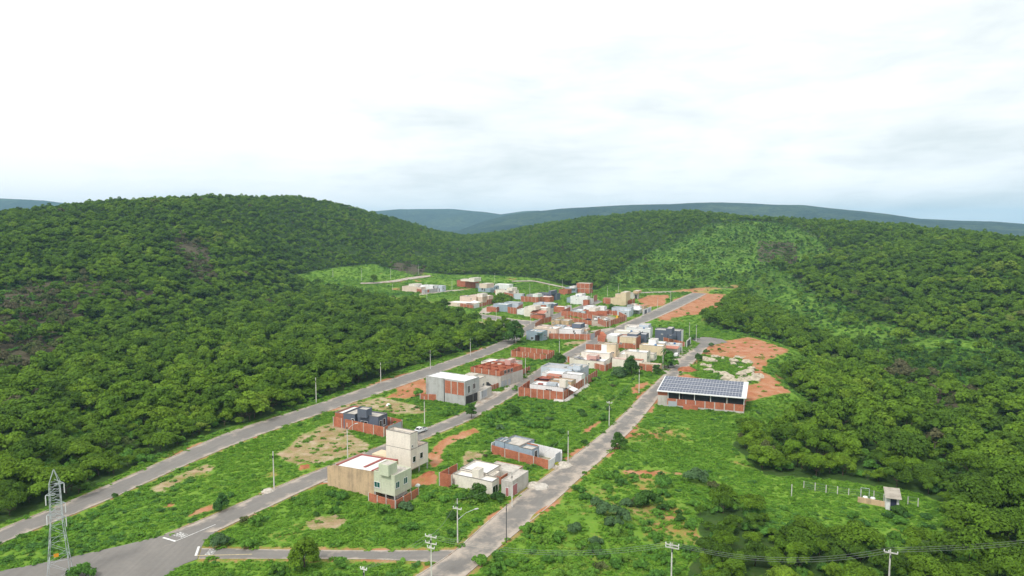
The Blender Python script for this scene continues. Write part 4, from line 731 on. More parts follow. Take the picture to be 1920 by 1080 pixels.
    b = H.box((1096.5, 583), (1080, 579.5), (1112, 575.5), yb=591, m='plaster_sky', roof='sheet_white', d=10); c = H.box((1137.5, 583), (1099, 579), (1143, 579), yb=592.5, m='brick', roof='slab', d=9); H.tank((1116, 578.5), (1110, 576), (1120, 575), 6.6, 4.6, 'plaster_cream'); H.box((1133, 575.5), (1121, 572.5), (1139, 570.5), h=5.6, m='plaster_white', roof='sheet_white', w=6, d=6); H.box((1112, 575), (1103, 572.5), (1120, 569.5), h=5.2, m='plaster_white', roof='sheet_white', w=7, d=8)
    H = House('house', 'pale blue house with white carport beside the second street', 'house', (1182, 593), None, ang=65.5)
    b = H.box((1179.5, 583.5), (1163, 580), (1184, 580.5), yb=594.5, m='plaster_sky', roof='sheet_white'); H.box((1183, 578), (1154, 573.5), (1187, 573.5), h=5.2, m='plaster_sky', roof='sheet_grey', d=7); k = H.box((1199, 580.5), (1184, 577), (1204, 575), h=3.6, m='plaster_white', roof='sheet_white', z0=3.0, w=8, d=8, par=.1); H.columns(k, [(.03, .04), (.97, .04), (.03, .96)]); g = H.box((1200, 574.5), (1187, 571), (1205, 570), h=5.0, m='plaster_white', roof='sheet_white', w=7, d=5); H.opening(g, 'F', 1195, 581, 3, 2, m='glass')
    H.box((1186, 572), (1176, 569), (1189, 568.5), h=5.8, m='plaster_grey', roof='slab', w=4, d=4, keep=False)
    H = House('house', 'terracotta tiled house with white gate pillars on the second street', 'house', (1206, 588), None, ang=65.5); k = H.box((1207, 574), (1185, 570.5), (1213, 567.5), h=4.2, m='plaster_tan', roof='tile_red', d=9, par=.05); H.box((1193, 570.5), (1186, 568.5), (1197, 567), h=5.0, m='plaster_cream', roof='slab', w=4, d=4, keep=False)
    wall('white gate wall with dark gates in front of the terracotta house', [(1205, 590.5), (1221, 584)], h=3.6, m='plaster_white', name='yard_wall', pil=False, gates=((0, .2, .45, 2.8, 'gate_dark'), (0, .6, .9, 2.8, 'gate_grey')))
    wall('low brick wall with pale pillars below the beige tower house', [(1134, 570), (1186, 572.5), (1190, 570)], h=4.6, gap=4.5, lot=[(1134, 570), (1186, 572), (1190, 568), (1150, 560)])
    H = House('house', 'beige house with tall square tower behind a low brick wall', 'house', (1173, 567), None, ang=65.5)
    b = H.box((1174.5, 559.5), (1149, 557), (1178, 557), h=5.6, m='plaster_beige', roof='slab', d=6); H.tank((1174, 548.5), (1167, 547), (1175.2, 545.5), 11.5, 5, 'plaster_beige'); H.box((1168, 551.5), (1159.5, 549.5), (1171, 548), h=8.6, m='plaster_beige', roof='slab', w=6, d=5, keep=False); H.box((1147, 559.5), (1134, 557.5), (1153, 556), h=4.6, m='brick', roof='slab', w=7, d=5)
    H = House('house', 'bare pale concrete house with dark doorway next to red earth ground', 'house', (1194.4, 560), None, ang=67)
    b = H.box((1195.5, 549.6), (1176, 546.5), (1205, 548.8), yb=560.5, m='concrete_pale', roof='slab'); H.opening(b, 'F', 1192.5, 557, 2.0, 3.2, 'door', 'door_dark', 'concrete_pale'); H.opening(b, 'S', 1202, 556, .9, 2.0, m='door_dark'); H.tank((1197, 546), (1190, 544.5), (1198.5, 543.5), b['h'] + 1.8, b['h'] - .2, 'plaster_tan')
    # upper village
    H = House('building', 'bare brick building of two tall storeys, highest at the back of the village', 'building', (1105.8, 550), None, ang=64)
    b = H.box((1105.3, 531.8), (1080, 534), (1116, 530.2), yb=550.5, m='brick', roof='slab', w=12.5, d=9, par=.05); H.opening(b, 'S', 1111.5, 540, 1.8, 2.4, m='door_dark', fm='concrete_pale'); z = b['h']
    for k in (0, .36, .70, .98): H.panel(b, 'F', k, k + .018, 0, z, 'concrete_pale', 'pillar')
    H.panel(b, 'F', 0, 1, z * .46, z * .50, 'concrete_pale', 'beam'); H.panel(b, 'S', 0, 1, z * .46, z * .50, 'concrete_pale', 'beam')
    H = House('house', 'small blue grey house with white roof in front of tall brick building', 'house', (1079.8, 550), None, ang=64); b = H.box((1080.5, 539.5), (1064, 537.7), (1084, 538), yb=550, m='plaster_blue', roof='sheet_white', d=8); H.tank((1077, 537.3), (1071, 536.3), (1079, 535.5), b['h'] + 1.2, b['h'] - .5, 'plaster_white'); H.opening(b, 'S', 1081.5, 545, 1.6, 2.2, 'door', 'door_dark')
    H.box((1064, 543.5), (1053.5, 541.5), (1066, 541.5), h=4.4, m='brick', roof=None, par=2)
    H = House('house', 'blue house with white flat roof and short brick wing, in the upper village', 'house', (1094.4, 569), None, ang=64)
    b = H.box((1095, 559.4), (1066, 557), (1102.5, 556.8), yb=569.6, m='plaster_blue', roof='sheet_white', d=6); H.opening(b, 'F', 1085.5, 566, 2.6, 2.8, 'door', 'door_dark', 'plaster_blue'); H.opening(b, 'F', 1092, 564.5, 1, 1.2); c = H.box((1101.5, 556.4), (1070, 553), (1106, 552.5), h=6.4, m='plaster_white', roof='sheet_white', w=14, d=6); H.tank((1091, 551.5), (1083, 550), (1093, 549.5), 7.6, 5.6, 'plaster_white'); H.box((1102.5, 563), (1094.9, 562), (1105, 560), h=4.2, m='brick', roof='slab', w=4, d=4); H.box((1109.5, 560), (1103.5, 558), (1112, 557), h=4.2, m='plaster_white', roof='slab', w=3.5, d=4)
    wall('short brick wall with gate right of the blue house in the upper village', [(1113, 566), (1119.5, 563.5)], h=5, gap=2)
    H = House('house', 'dark grey house with white roof tank over brick base, upper village', 'house', (1044, 560), None, ang=62)
    b = H.box((1044, 550.8), (1018, 547), (1048, 548.8), h=5.4, m='plaster_slate', roof='sheet_grey', d=7); H.tank((1033.5, 545.5), (1031, 544.8), (1038.5, 543), 8.2, 5, 'plaster_slate'); H.tank((1037.5, 546), (1034.5, 545.3), (1038.5, 545.3), 7.6, 5.0, 'plaster_white'); wall('brick wall under the dark grey house with the white roof tank', [(1022, 559.5), (1044, 563), (1048, 560.5)], h=3.6, gap=4)
    H = House('house', 'grey green block on orange brick wall with white roof and roof tank', 'house', (1011, 564), None, ang=62)
    b = H.box((1012, 553.3), (992, 551), (1016, 551), h=5.8, m='plaster_grey', roof='slab', d=7); H.tank((1008, 551.5), (1001.5, 550.5), (1009.5, 549.5), 7.8, 5.4, 'plaster_white'); k = H.box((1030.5, 557), (1013.5, 554), (1034, 554.5), h=4.4, m='brick', roof='sheet_white', d=8, par=.1)
    wall('orange brick wall below the grey green block in the upper village', [(976.6, 565.5), (1011, 567.5), (1031, 566), (1036, 562.5)], h=4.4, gap=3.6, lot=[(976.6, 565), (1011, 567), (1031, 565), (1000, 556)])
    H = House('house', 'low grey slate roofed house with white roof corner between brick walls', 'house', (1035, 575), None, ang=62); b = H.box((1028, 570), (1010, 566), (1040, 563.5), h=4.4, m='plaster_sky', roof='sheet_grey', w=12, d=11, par=.1); H.box((1040, 570), (1030, 566.5), (1048, 565.5), h=4.0, m='plaster_slate', roof='sheet_white', w=6, d=6, par=.1)
    H.box((1021, 573), (1010, 569), (1024, 570), h=4.4, m='brick', roof=None, w=4, d=3, par=2)
    H = House('house', 'small white fronted brick house beside grass plot on inner street', 'house', (1059, 583), None, ang=62); b = H.box((1057.5, 575.5), (1046, 572.5), (1061, 573), h=4.0, m='brick', roof='sheet_white', d=6, par=.1); k = H.box((1063, 575), (1058.6, 573.6), (1068, 572.5), h=4.2, m='plaster_white', roof='slab', w=2.6); H.opening(k, 'S', 1064, 580, 1, 1.6, m='door_dark')
    H = House('house', 'blue grey house with plain blank front over brick yard, left of white house', 'house', (950.8, 585), None, ang=64)
    b = H.box((951, 571.3), (928.5, 569), (959, 569.5), yb=585.3, m='plaster_blue', roof='sheet_white', d=8); H.opening(b, 'S', 953.5, 578.5, 1.5, 2.4, 'door', 'door_dark'); c = H.box((972, 568), (950, 565.5), (976, 565), h=5.6, m='plaster_sky', roof='sheet_grey', d=8); H.box((931, 576), (918, 574), (936, 573), h=3.6, m='brick', roof='slab', w=8, d=5)
    wall('brick yard wall beside the blank fronted blue grey house', [(952, 587), (968, 589), (980, 581)], h=4.4, gap=3, lot=[(952, 587), (968, 589), (982, 579), (960, 578)])
    H = House('house', 'white walled house with cream roof tower and terracotta porch roof', 'house', (995, 591.6), None, ang=64)
    b = H.box((995, 581.3), (972, 579.2), (1001, 578.5), yb=591.8, m='plaster_white', roof='sheet_white', d=7); c = H.box((1024, 578), (990, 573.8), (1028.5, 574.5), h=6.2, m='plaster_cream', roof='sheet_white', d=7); H.tank((1004, 574.5), (995, 572.5), (1007, 571.5), 8.2, 5.6, 'plaster_cream'); k = H.box((1017, 590.5), (998, 588), (1021, 588), h=2.8, m='brick', roof='slab', d=5, par=1.0); p = k['P']; Z = np.array((0, 0, 1)); H.slab([p - H.a * 1 + Z * 3.6, p - H.a * 1 + H.b * 6 + Z * 5.0, p + H.b * 6 + H.a * 9 + Z * 5.0, p + H.a * 9 + Z * 3.6], 'tile_red')
    wall('brick pier wall by the inner street corner next to the terracotta porch', [(1030.5, 592), (1037.5, 591)], h=5, m='concrete_pale', pil=False, name='yard_wall')
    H = House('house', 'pinkish white hip roofed house in orange brick yard, left of the village', 'house', (875, 572), None, ang=62)
    b = H.box((873.5, 568.3), (850, 564.5), (884, 564.5), h=3.0, m='plaster_peach', roof='sheet_white', d=10, par=.1); k = b['P'] + H.a * -2; Z = np.array((0, 0, 1)); c_ = [k - H.a * 6, k + H.b * 9 - H.a * 6, k + H.b * 9 + H.a * .3, k + H.a * .3]; pk = (c_[0] + c_[2]) / 2 + Z * 4.9; M = MB()
    for i in range(4): M.tri(c_[i] + Z * 3.3, c_[(i + 1) % 4] + Z * 3.3, pk)
    part('porch_roof', M, 'sheet_white', H.o)
    for x in c_[:2]: M = MB(); M.bar((x[0], x[1], -.1), (x[0], x[1], 3.25), .3); part('column', M, 'plaster_peach', H.o)
    wall('orange brick wall round the pinkish white hip roofed house', [(840.8, 571.5), (887, 579), (912, 572.5)], h=2.5, gap=4, lot=[(840.8, 571), (887, 579), (912, 572), (870, 562)], gates=((1, .05, .45, 3, 'gate_white'),))
    H = House('house', 'peach house with grey roof and cream tank behind the hip roofed house', 'house', (916, 566), None, ang=62)
    b = H.box((916.5, 554.8), (890, 551.5), (921, 552), h=5.8, m='plaster_peach', roof='sheet_white', d=7); H.tank((904.5, 551), (897.5, 550), (906.5, 549), 8, 5.4, 'plaster_cream'); H.box((893, 556.5), (870, 553.5), (900, 552), h=4.8, m='plaster_peach', roof='sheet_grey', d=8); wall('small brick yard right of the peach house', [(912, 572), (932, 569), (934, 564)], h=4, gap=3, lot=[(912, 572), (932, 569), (930, 563), (915, 565)])
    H = House('house', 'cream and white twin house standing alone at the left end of the village', 'house', (811, 546), None, ang=60)
    b = H.box((789.7, 538.3), (761, 535.5), (797, 535.6), h=5.0, m='plaster_peach', roof='sheet_white', d=7); H.tank((778.5, 533), (769.5, 532), (781, 531), 7.2, 4.6, 'plaster_cream'); c = H.box((811.5, 535.6), (795, 533.6), (817, 533.4), h=6.2, m='plaster_white', roof='sheet_white', d=7); H.box((829, 536), (812, 533), (832, 534), h=5.6, m='plaster_sky', roof='sheet_white', d=6)
    H.opening(c, 'S', 813, 538, 1.6, 2.6, m='glass'); k = H.box((796, 543.5), (793, 543), (833, 540), h=3.6, m='concrete', roof='slab', w=3, par=.1); H.opening(k, 'S', 803, 545.5, 3.0, 2.6, 'gate', 'brick', 'concrete_pale'); H.opening(k, 'S', 823, 544, 4.2, 2.8, 'gate', 'gate_white'); H.opening(k, 'S', 830, 543, 2.6, 2.8, 'gate', 'sheet_red')
    wall('reddish brick base wall left of the cream twin house', [(761, 545), (795, 550)], h=3.2, gap=4)
    H = House('house', 'pale cream house over brick retaining storey at the top left of the village', 'house', (886, 533), None, ang=60)
    b = H.box((890, 526.5), (862, 524.3), (898, 523.8), h=7.5, m='brick', roof='slab', d=8); H.box((886, 524), (872, 522), (892, 521), h=9.4, m='plaster_cream', roof='sheet_white', z0=7.3, d=6, keep=False); H.tank((889, 521.5), (884, 520.5), (892, 519.5), 11, 7.3, 'plaster_cream'); k = H.box((893, 533.5), (880, 531.5), (898, 531.5), h=3.6, m='plaster_sky', roof='slab', d=4); H.box((900.5, 531.5), (892, 530), (903, 530), h=5, m='plaster_white', roof='slab', d=3)
    H = House('house', 'light blue house with beige roof tower and long white roof at top of the village', 'house', (926, 548), None, ang=60)
    b = H.box((926, 536.9), (901, 534.8), (937.5, 533.5), yb=548.8, m='plaster_blue', roof='sheet_white', d=9); H.opening(b, 'F', 904.5, 542, 2.2, 2); H.opening(b, 'F', 908.8, 543.5, 1.2, 3, 'door', 'door_dark'); H.opening(b, 'S', 931, 541, 1.4, 3, 'door', 'glass'); H.tank((912.5, 532.5), (904.8, 531), (914, 530), 9.4, 5.6, 'plaster_peach'); H.box((955, 533.5), (930, 532), (958.5, 531), h=6.0, m='plaster_white', roof='sheet_white', d=7, par=.1)
    H = House('house', 'cream house with square roof tower above faded brick wall, upper village', 'house', (968, 556), None, ang=62)
    b = H.box((966, 544.5), (936, 541.5), (971.5, 541.8), h=5.2, m='plaster_cream', roof='slab', d=7); H.tank((960, 540), (954, 539), (961.5, 538), 7.4, 4.9, 'plaster_cream')
    wall('faded brick wall below the cream house with the square tower', [(927, 551), (962, 558), (968, 556)], h=3.2, gap=4, lot=[(927, 551), (962, 558), (970, 553), (940, 546)]); H2 = House('gatehouse', 'pale grey gate building with white pillar right of cream tower house', 'gatehouse', (975, 557), None, ang=62); k = H2.box((979, 551.5), (969, 549.6), (985, 548.5), h=4.6, m='plaster_sky', roof='slab', d=5, par=.1); H2.opening(k, 'S', 983, 554, 2.2, 3, 'gate', 'gate_dark', 'plaster_white')
houses()
# ---------------------------------------------------------------- solar roofed shed
def shed():
    N, L, R = G(1395, 775), G(1233, 760), G(1403, 751)
    a = (L - N); w = np.linalg.norm(a[:2]); a = np.array((a[0], a[1], 0)) / w; b = np.array((a[1], -a[0], 0)); d = 17.0; Z = np.array((0, 0, 1.0)); P = np.array((N[0], N[1], 0))
    zf = hgt(1395, 775, 744.5); zb = zf + 1.2
    o = thing('shed', 'long brick shed with open upper side under a big solar panel roof', 'shed', P)
    at = lambda x, y, z: P + a * x + b * y + Z * z
    def blk(x0, x1, y0, y1, z0, z1, m, n): M = MB(); M.hexa([at(x0, y0, z0), at(x0, y1, z0), at(x1, y1, z0), at(x1, y0, z0)], [at(x0, y0, z1), at(x0, y1, z1), at(x1, y1, z1), at(x1, y0, z1)]); return part(n, M, m, o)
    ws = w * .885; t = .2
    blk(0, ws, 0, t, .55, 2.75, 'brick', 'wall'); blk(0, ws, -.04, t + .02, -.6, .55, 'concrete_pale', 'base'); blk(0, t, t, d, -.6, 2.75, 'brick', 'wall'); blk(ws, w, 0.003, d * .5, -.6, 3.6, 'concrete_pale', 'office_wall'); blk(ws, w, 0.003, t, 3.6, 5.0, 'brick', 'wall'); blk(w - t, w, d * .5, d, -.6, 4.6, 'brick', 'wall'); blk(t, w - t, d - t, d, -.6, 4.6, 'brick', 'wall')
    for x in np.linspace(0, ws, 9): blk(x - .16 + .16 * (x == 0), x + .16 - .32 * (x == ws), -.05, -.002, .55, 2.76, 'concrete_pale', 'pillar')
    for x in (0.12, ws * .22, ws * .43, ws * .64, ws * .84, ws - .2):
        M = MB(); M.bar(at(x, .1, 2.75), at(x, .1, zf - .22), .2); part('column', M, 'white_metal', o)
    for y in (5, 10, d - .2): M = MB(); M.bar(at(.1, y, 2.75), at(.1, y, zf + 1.2 * y / d - .25), .2); part('column', M, 'white_metal', o)
    for (x0, x1) in ((ws * .80, ws - .4), (ws * .45, ws * .79), (ws * .24, ws * .42), (.3, ws * .2)): blk(x0, x1, .35, .38, 2.7, zf - .45, 'mesh_black', 'shade_net')
    blk(.35, .38, .5, d - .5, 2.7, zf - .4, 'mesh_black', 'shade_net'); blk(ws * .25, ws * .42, d - 1.2, d - 1.0, 0, 4.4, 'brick', 'inner_wall')
    zr = lambda y: zf + (zb - zf) * y / d
    M = MB(); M.hexa([at(-.5, -.9, zr(-.9) - .1), at(-.5, d + .3, zr(d) - .1), at(w + .2, d + .3, zr(d) - .1), at(w + .2, -.9, zr(-.9) - .1)], [at(-.5, -.9, zr(-.9)), at(-.5, d + .3, zr(d)), at(w + .2, d + .3, zr(d)), at(w + .2, -.9, zr(-.9))]); part('roof', M, 'sheet_white', o)
    M = MB(); M.bar(at(-.5, -1.0, zr(-1) - .12), at(w + .2, -1.0, zr(-1) - .12), .16, .26); part('gutter', M, 'white_metal', o)
    for x in (-.56,): M = MB(); M.bar(at(x, -1, zr(-1) - .05), at(x, d + .3, zr(d) - .05), .12, .35); part('fascia', M, 'white_metal', o)
    n = 27; x0, x1 = .9, w - .15; pw = (x1 - x0) / n
    rows = [(-.55, 3.5), (3.9, 7.9), (8.3, 12.3), (12.7, 16.7)]
    for r0, r1 in rows:
        M = MB(); F = MB()
        for k in range(n):
            if r0 > 16 : continue
            for (y0, y1) in ((r0, (r0 + r1) / 2 - .06), ((r0 + r1) / 2 + .06, r1)):
                xa, xb = x0 + pw * k + .03, x0 + pw * (k + 1) - .03; q = [at(xa, y0, zr(y0) + .11), at(xb, y0, zr(y0) + .11), at(xb, y1, zr(y1) + .11), at(xa, y1, zr(y1) + .11)]
                q = [q[1], q[0], q[3], q[2]]; M.quad(*q)
        F.hexa([at(x0, r0 - .03, zr(r0) + .03), at(x0, r1 + .03, zr(r1) + .03), at(x1, r1 + .03, zr(r1) + .03), at(x1, r0 - .03, zr(r0) + .03)], [at(x0, r0 - .03, zr(r0) + .10), at(x0, r1 + .03, zr(r1) + .10), at(x1, r1 + .03, zr(r1) + .10), at(x1, r0 - .03, zr(r0) + .10)])
        fo = part('solar_array', F, 'white_metal', o); part('solar_glass', M, 'solar_glass', fo)
    blk(ws + .3, ws + 3.2, -.07, -.01, -.2, 1.9, 'gate_grey', 'gate') if False else blk(ws - 3.2, ws - .3, -.12, -.055, -.2, 1.9, 'gate_grey', 'gate')
    KEEP.append([at(x, y, 0)[:2] for x, y in ((0, 0), (0, d), (w, d), (w, 0))]); LOTS.append(KEEP[-1])
    # brick pile in front
    M = MB(); R_ = random.Random(3)
    for i in range(9):
        for k in range(4):
            x = ws * .585 + i * .52; M.hexa(*[[at(x + R_.uniform(-.03, .03), -2.2 - R_.uniform(0, .1), z_), at(x, -1.3, z_), at(x + .5, -1.3, z_), at(x + .5, -2.2, z_)] for z_ in (k * .42 - .05, k * .42 + .36)])
    solo('brick_stack', M, 'brick', 'stack of new red bricks on the grass in front of the long shed', 'bricks', at(ws * .6, -1.8, 0))
shed()
# ---------------------------------------------------------------- pump hut and wire fence among the trees
def hut():
    p = GT(1673, 958); z = p[2]; H = thing('hut', 'small white hut with tilted fibre cement roof and dark blue door among the trees', 'hut', p); a = np.array((math.cos(-.35), math.sin(-.35), 0)); b = np.array((-a[1], a[0], 0)); Z = np.array((0, 0, 1.0)); s = math.hypot(p[0], p[1]) / 1280.0
    w, d, h = 19 * s, 15 * s, 23 * s; at = lambda x, y, q: p + a * x + b * y + Z * q
    def blk(x0, x1, y0, y1, z0, z1, m, n): M = MB(); M.hexa([at(x0, y0, z0), at(x1, y0, z0), at(x1, y1, z0), at(x0, y1, z0)], [at(x0, y0, z1), at(x1, y0, z1), at(x1, y1, z1), at(x0, y1, z1)]); part(n, M, m, H)
    blk(-w / 2, w / 2, 0, d, -.5, h, 'plaster_white', 'wall'); blk(-w * .18, w * .30, -.06, -.004, 0, h * .92, 'door_navy', 'door')
    M = MB(); e = .35; M.hexa([at(-w / 2 - e, -.9, h + .02), at(w / 2 + e, -.9, h + .02), at(w / 2 + e, d + .4, h + 1.3), at(-w / 2 - e, d + .4, h + 1.3)], [at(-w / 2 - e, -.9, h + .12), at(w / 2 + e, -.9, h + .12), at(w / 2 + e, d + .4, h + 1.4), at(-w / 2 - e, d + .4, h + 1.4)]); part('roof', M, 'fibre_cement', H)
    q = [GT(x, y) for x, y in ((1612, 946), (1660, 952), (1662, 940), (1612, 936))]; KEEP.append([x[:2] for x in q]); c = q[0]
    M = MB(); L_ = [GT(1608, 941), GT(1662, 951)]; dv = (L_[1] - L_[0]); 
    M.bar(L_[0] + Z * .5, L_[1] + Z * .5, .25, 1.3); solo('tank_wall', M, 'plaster_tan', 'low tan rendered wall running left from the white pump hut', 'wall', L_[0])
    for i, (px, py) in enumerate(((1622, 942), (1636, 944))):
        q = GT(px, py); M = MB(); M.tube([q + Z * 1.0, q + Z * 1.3, q + Z * 1.35], [.5, .5, .2], 12); solo('tank_lid', M, 'plaster_white', ('round white cover on the low wall, farther from the hut', 'round white cover on the low wall, nearer the hut')[i], 'cover', q)
    F = thing('wire_fence', 'wire fence of pale concrete posts left of the white pump hut', 'fence', GT(1507, 916)); pts = [(1484, 932, 908), (1507, 916, 902), (1528, 921, 905), (1548.6, 924, 909), (1570, 927, 912), (1591, 929, 916), (1614, 934, 917), (1638, 938, 920), (1657, 940, 926)]; ps = []
    for x, yb, yt in pts:
        q = GT(x, yb); dep = q[1] * cP - (q[2] - CAM_H) * sP; h_ = (yb - yt) * dep / FPX * 1.02; ps.append((q, h_)); M = MB(); M.bar(q - Z * .3, q + Z * h_, .14); part('post', M, 'pole', F)
    M = MB()
    for (q0, h0), (q1, h1) in zip(ps[1:-1], ps[2:]):
        for k in (.15, .4, .65, .95): M.bar(q0 + Z * h0 * k, q1 + Z * h1 * k, .03)
    part('wire', M, 'cable', F)
    F = thing('gate_frame', 'thin metal gate frame standing in the fence near the pump hut', 'gate', GT(1613, 940)); q0, q1 = GT(1613, 938), GT(1629, 940)
    for q in (q0, q1): M = MB(); M.bar(q, q + Z * 2.8, .09); part('post', M, 'steel', F)
    M = MB(); M.bar(q0 + Z * 2.85, q1 + Z * 2.85, .09); part('lintel', M, 'steel', F)
    F = thing('wire_fence', 'short wire fence of two posts right of the white pump hut', 'fence', GT(1702, 948)); ps = []
    for x, yb, yt in ((1702, 948, 934), (1721, 951, 938)): q = GT(x, yb); M = MB(); M.bar(q - Z * .3, q + Z * 2.0, .14); part('post', M, 'pole', F); ps.append(q)
    M = MB(); [M.bar(ps[0] + Z * k, ps[1] + Z * k, .03) for k in (.6, 1.2, 2)]; part('wire', M, 'cable', F)
hut()
# ---------------------------------------------------------------- lattice pylon
def pylon():
    base = G(113, 1086); h = hgt(113, 1086, 881); Z = np.array((0, 0, 1.0)); th = math.radians(28); ux = np.array((math.cos(th), math.sin(th), 0)); uy = np.array((-ux[1], ux[0], 0))
    o = thing('pylon', 'tall galvanised lattice pylon beside the road junction', 'pylon', base); KEEP.append([(base + ux * i + uy * j)[:2] for i, j in ((-2, -2), (2, -2), (2, 2), (-2, 2))])
    lv = [0, .10, .20, .29, .37, .45, .52, .58, .64, .69, .74, .79, .84, .885, 1.0]
    def hw(t): return 1.75 - (1.75 - .85) * min(t / .55, 1) if t < .55 else (.85 - .12 * (t - .55) / .33 if t <= .885 else .73 * (1 - (t - .885) / .115) + .06)
    cn = lambda t: [base + ux * hw(t) * i + uy * hw(t) * j + Z * h * t for i, j in ((-1, -1), (1, -1), (1, 1), (-1, 1))]
    for k in range(4):
        M = MB()
        for t0, t1 in zip(lv[:-1], lv[1:]): M.bar(cn(t0)[k], cn(t1)[k], .065)
        part('leg', M, 'steel', o)
    M = MB(); i_ = 0
    for t0, t1 in zip(lv[:-1], lv[1:]):
        A, B = cn(t0), cn(t1); i_ += 1
        for k in range(4):
            j = (k + 1) % 4; M.bar(A[k], B[j], .034) if i_ % 2 or t0 > .5 else M.bar(A[j], B[k], .034)
            if i_ % 2 == 0 or t0 > .5: M.bar(B[k], B[j], .036)
    part('bracing', M, 'steel', o)
    for t, sd in ((.87, 1), (.69, 1), (.78, -1), (.60, -1), (.56, 1)):
        M = MB(); c = base + Z * h * t; e = c + ux * sd * 1.35; M.bar(c + uy * .5, e, .09); M.bar(c - uy * .5, e, .09); M.bar(c + Z * .9, e, .07); part('crossarm', M, 'steel', o)
        M = MB(); M.tube([e, e - Z * .4, e - Z * 1.7], [.05, .09, .09], 6); part('insulator', M, 'white_metal', o)
    M = MB(); q = base + Z * h * .255 - uy * (hw(.25) + .06) - ux * .2; M.hexa([q - ux * .35 - Z * .3, q + ux * .35 - Z * .3, q + ux * .35 - Z * .3 + uy * .04, q - ux * .35 - Z * .3 + uy * .04], [q - ux * .35 + Z * .3, q + ux * .35 + Z * .3, q + ux * .35 + Z * .3 + uy * .04, q - ux * .35 + Z * .3 + uy * .04]); part('warning_plate', M, 'orange_sign', o)
pylon()
# ---------------------------------------------------------------- concrete poles
POLES = {}
def pole(key, px, yt, yb, label, arm=None, lamp=None, h=None, thin=False, zofs=0):
    b = GT(px, yb); dep = b[1] * cP - (b[2] - CAM_H) * sP
    if h is None: q = (540 - yt) / FPX; s_ = (-sP + q * cP) / (cP + q * sP); h = CAM_H + b[1] * s_ - b[2]
    o = thing('utility_pole', label, 'pole', b, 'concrete poles along the streets' if not thin else None); Z = np.array((0, 0, 1.0)); w = max(.17, .00022 * dep) if not thin else .12
    M = MB(); M.hexa([b + np.array((i * w * .72, j * w * .62, -.4)) for i, j in ((-1, -1), (1, -1), (1, 1), (-1, 1))], [b + np.array((i * w * .45, j * w * .4, h)) for i, j in ((-1, -1), (1, -1), (1, 1), (-1, 1))]); part('post', M, 'pole' if not thin else 'dark_metal', o)
    u = UDIR - math.pi / 2; ux = np.array((math.cos(u), math.sin(u), 0))
    if arm:
        for k, (dz, L_) in enumerate(arm):
            M = MB(); c = b + Z * (h - dz); M.bar(c - ux * L_ + np.array((0, -.18, 0)), c + ux * L_ + np.array((0, -.18, 0)), .14, .16); part('crossarm', M, 'pole', o)
            for s in (-.95, -.3, .95): M = MB(); e = c + ux * L_ * s + np.array((0, -.18, .08)); M.tube([e, e + Z * .15, e + Z * .32], [.05, .1, .04], 6); part('insulator', M, 'white_metal', o)
    if lamp:
        M = MB(); c = b + Z * (h * lamp[2]); e = c + np.array((lamp[0], lamp[1], 1.6)); M.tube([c, (c + e) / 2 + Z * .35, e], [.06, .05, .05], 6); part('lamp_arm', M, 'steel', o)
        M = MB(); dv = np.array((lamp[0], lamp[1], 0)); dv = dv / np.linalg.norm(dv); M.bar(e, e + dv * .75 + Z * .05, .3, .14); part('lamp_head', M, 'lamp', o)
    M = MB(); c = b + Z * h * .86; M.bar(c + np.array((0, -w, 0)), c + np.array((0, -w - .12, 0)), .2, .5); part('clamp', M, 'dark_metal', o)
    POLES[key] = b + Z * (h - .1); return o
pole('near_a', 514, 846, 917, 'concrete pole on the grass verge of the middle road, nearest of that road')
pole('near_b', 652, 793, 858, 'concrete pole with short lamp arm beside the bare earth plot', lamp=(1.9, .8, .78))
pole('near_c', 796, 743, 795, 'concrete pole on the grass left of the parked white pickup')
pole('junc', 809, 1002, 1092, 'concrete pole with double crossarms at the mouth of the cross street', arm=((.35, 1.1), (1.5, 1.1), (2.3, .7)))
pole('corner', 858, 935, 1018, 'concrete pole with crossarm and long street lamp in the bushes', arm=((1.9, .9),), lamp=(3.2, 1.2, .52))
pole('gate', 960, 884, 950, 'concrete pole in front of the pale grey gate building')
pole('thin', 949.5, 944, 1019, 'thin dark metal post on the right verge of the near street', thin=True)
pole('blue', 1065, 808, 866, 'concrete pole at the right end of the white gate wall')
pole('r3a', 1142, 752, 800, 'concrete pole on the left verge of the third street, above the grassy slope', arm=((.5, .8),))
pole('r3b', 1198, 693, 737, 'concrete pole beside the small patch of pink earth')
pole('palm', 1242.7, 650, 692, 'concrete pole beside the palm tree at the leafy corner')
pole('grey1', 1292.3, 604.5, 637, 'slim concrete pole right behind the big dark grey house'); pole('grey2', 1305.2, 609, 640, 'slim concrete pole at the edge of the turning circle'); pole('carport', 1278.6, 638, 664, 'concrete pole in front of the pinkish carport')
pole('r1a', 593, 708, 755, 'lone concrete pole on the forest side of the outer road, nearest one'); pole('r1b', 714, 680, 718, 'concrete pole on the forest side of the outer road, below the red field'); pole('r1c', 807, 657, 692, 'concrete pole between forest and outer road, above the grey two storey house'); pole('r1d', 882, 635, 667, 'concrete pole by the outer road near the roadside tree'); pole('r1e', 945, 606, 634, 'concrete pole half hidden in the trees by the outer road')
pole('brick', 985, 663, 704, 'concrete pole in front of the brick wall by the pink house'); pole('plot', 1048.8, 633, 667, 'thick concrete pole at the corner of the empty brick walled plot'); pole('gatew', 1100.3, 609.7, 639, 'concrete pole in front of the house with the tan canopy'); pole('yard1', 1069.6, 588, 607, 'concrete pole rising behind the tan flat building'); pole('yard2', 1143.3, 586.7, 618, 'concrete pole with crossarm in front of the vehicle yard', arm=((1.2, 1.6),)); pole('yard3', 1173.5, 592, 606, 'short concrete pole at the right corner of the vehicle yard')
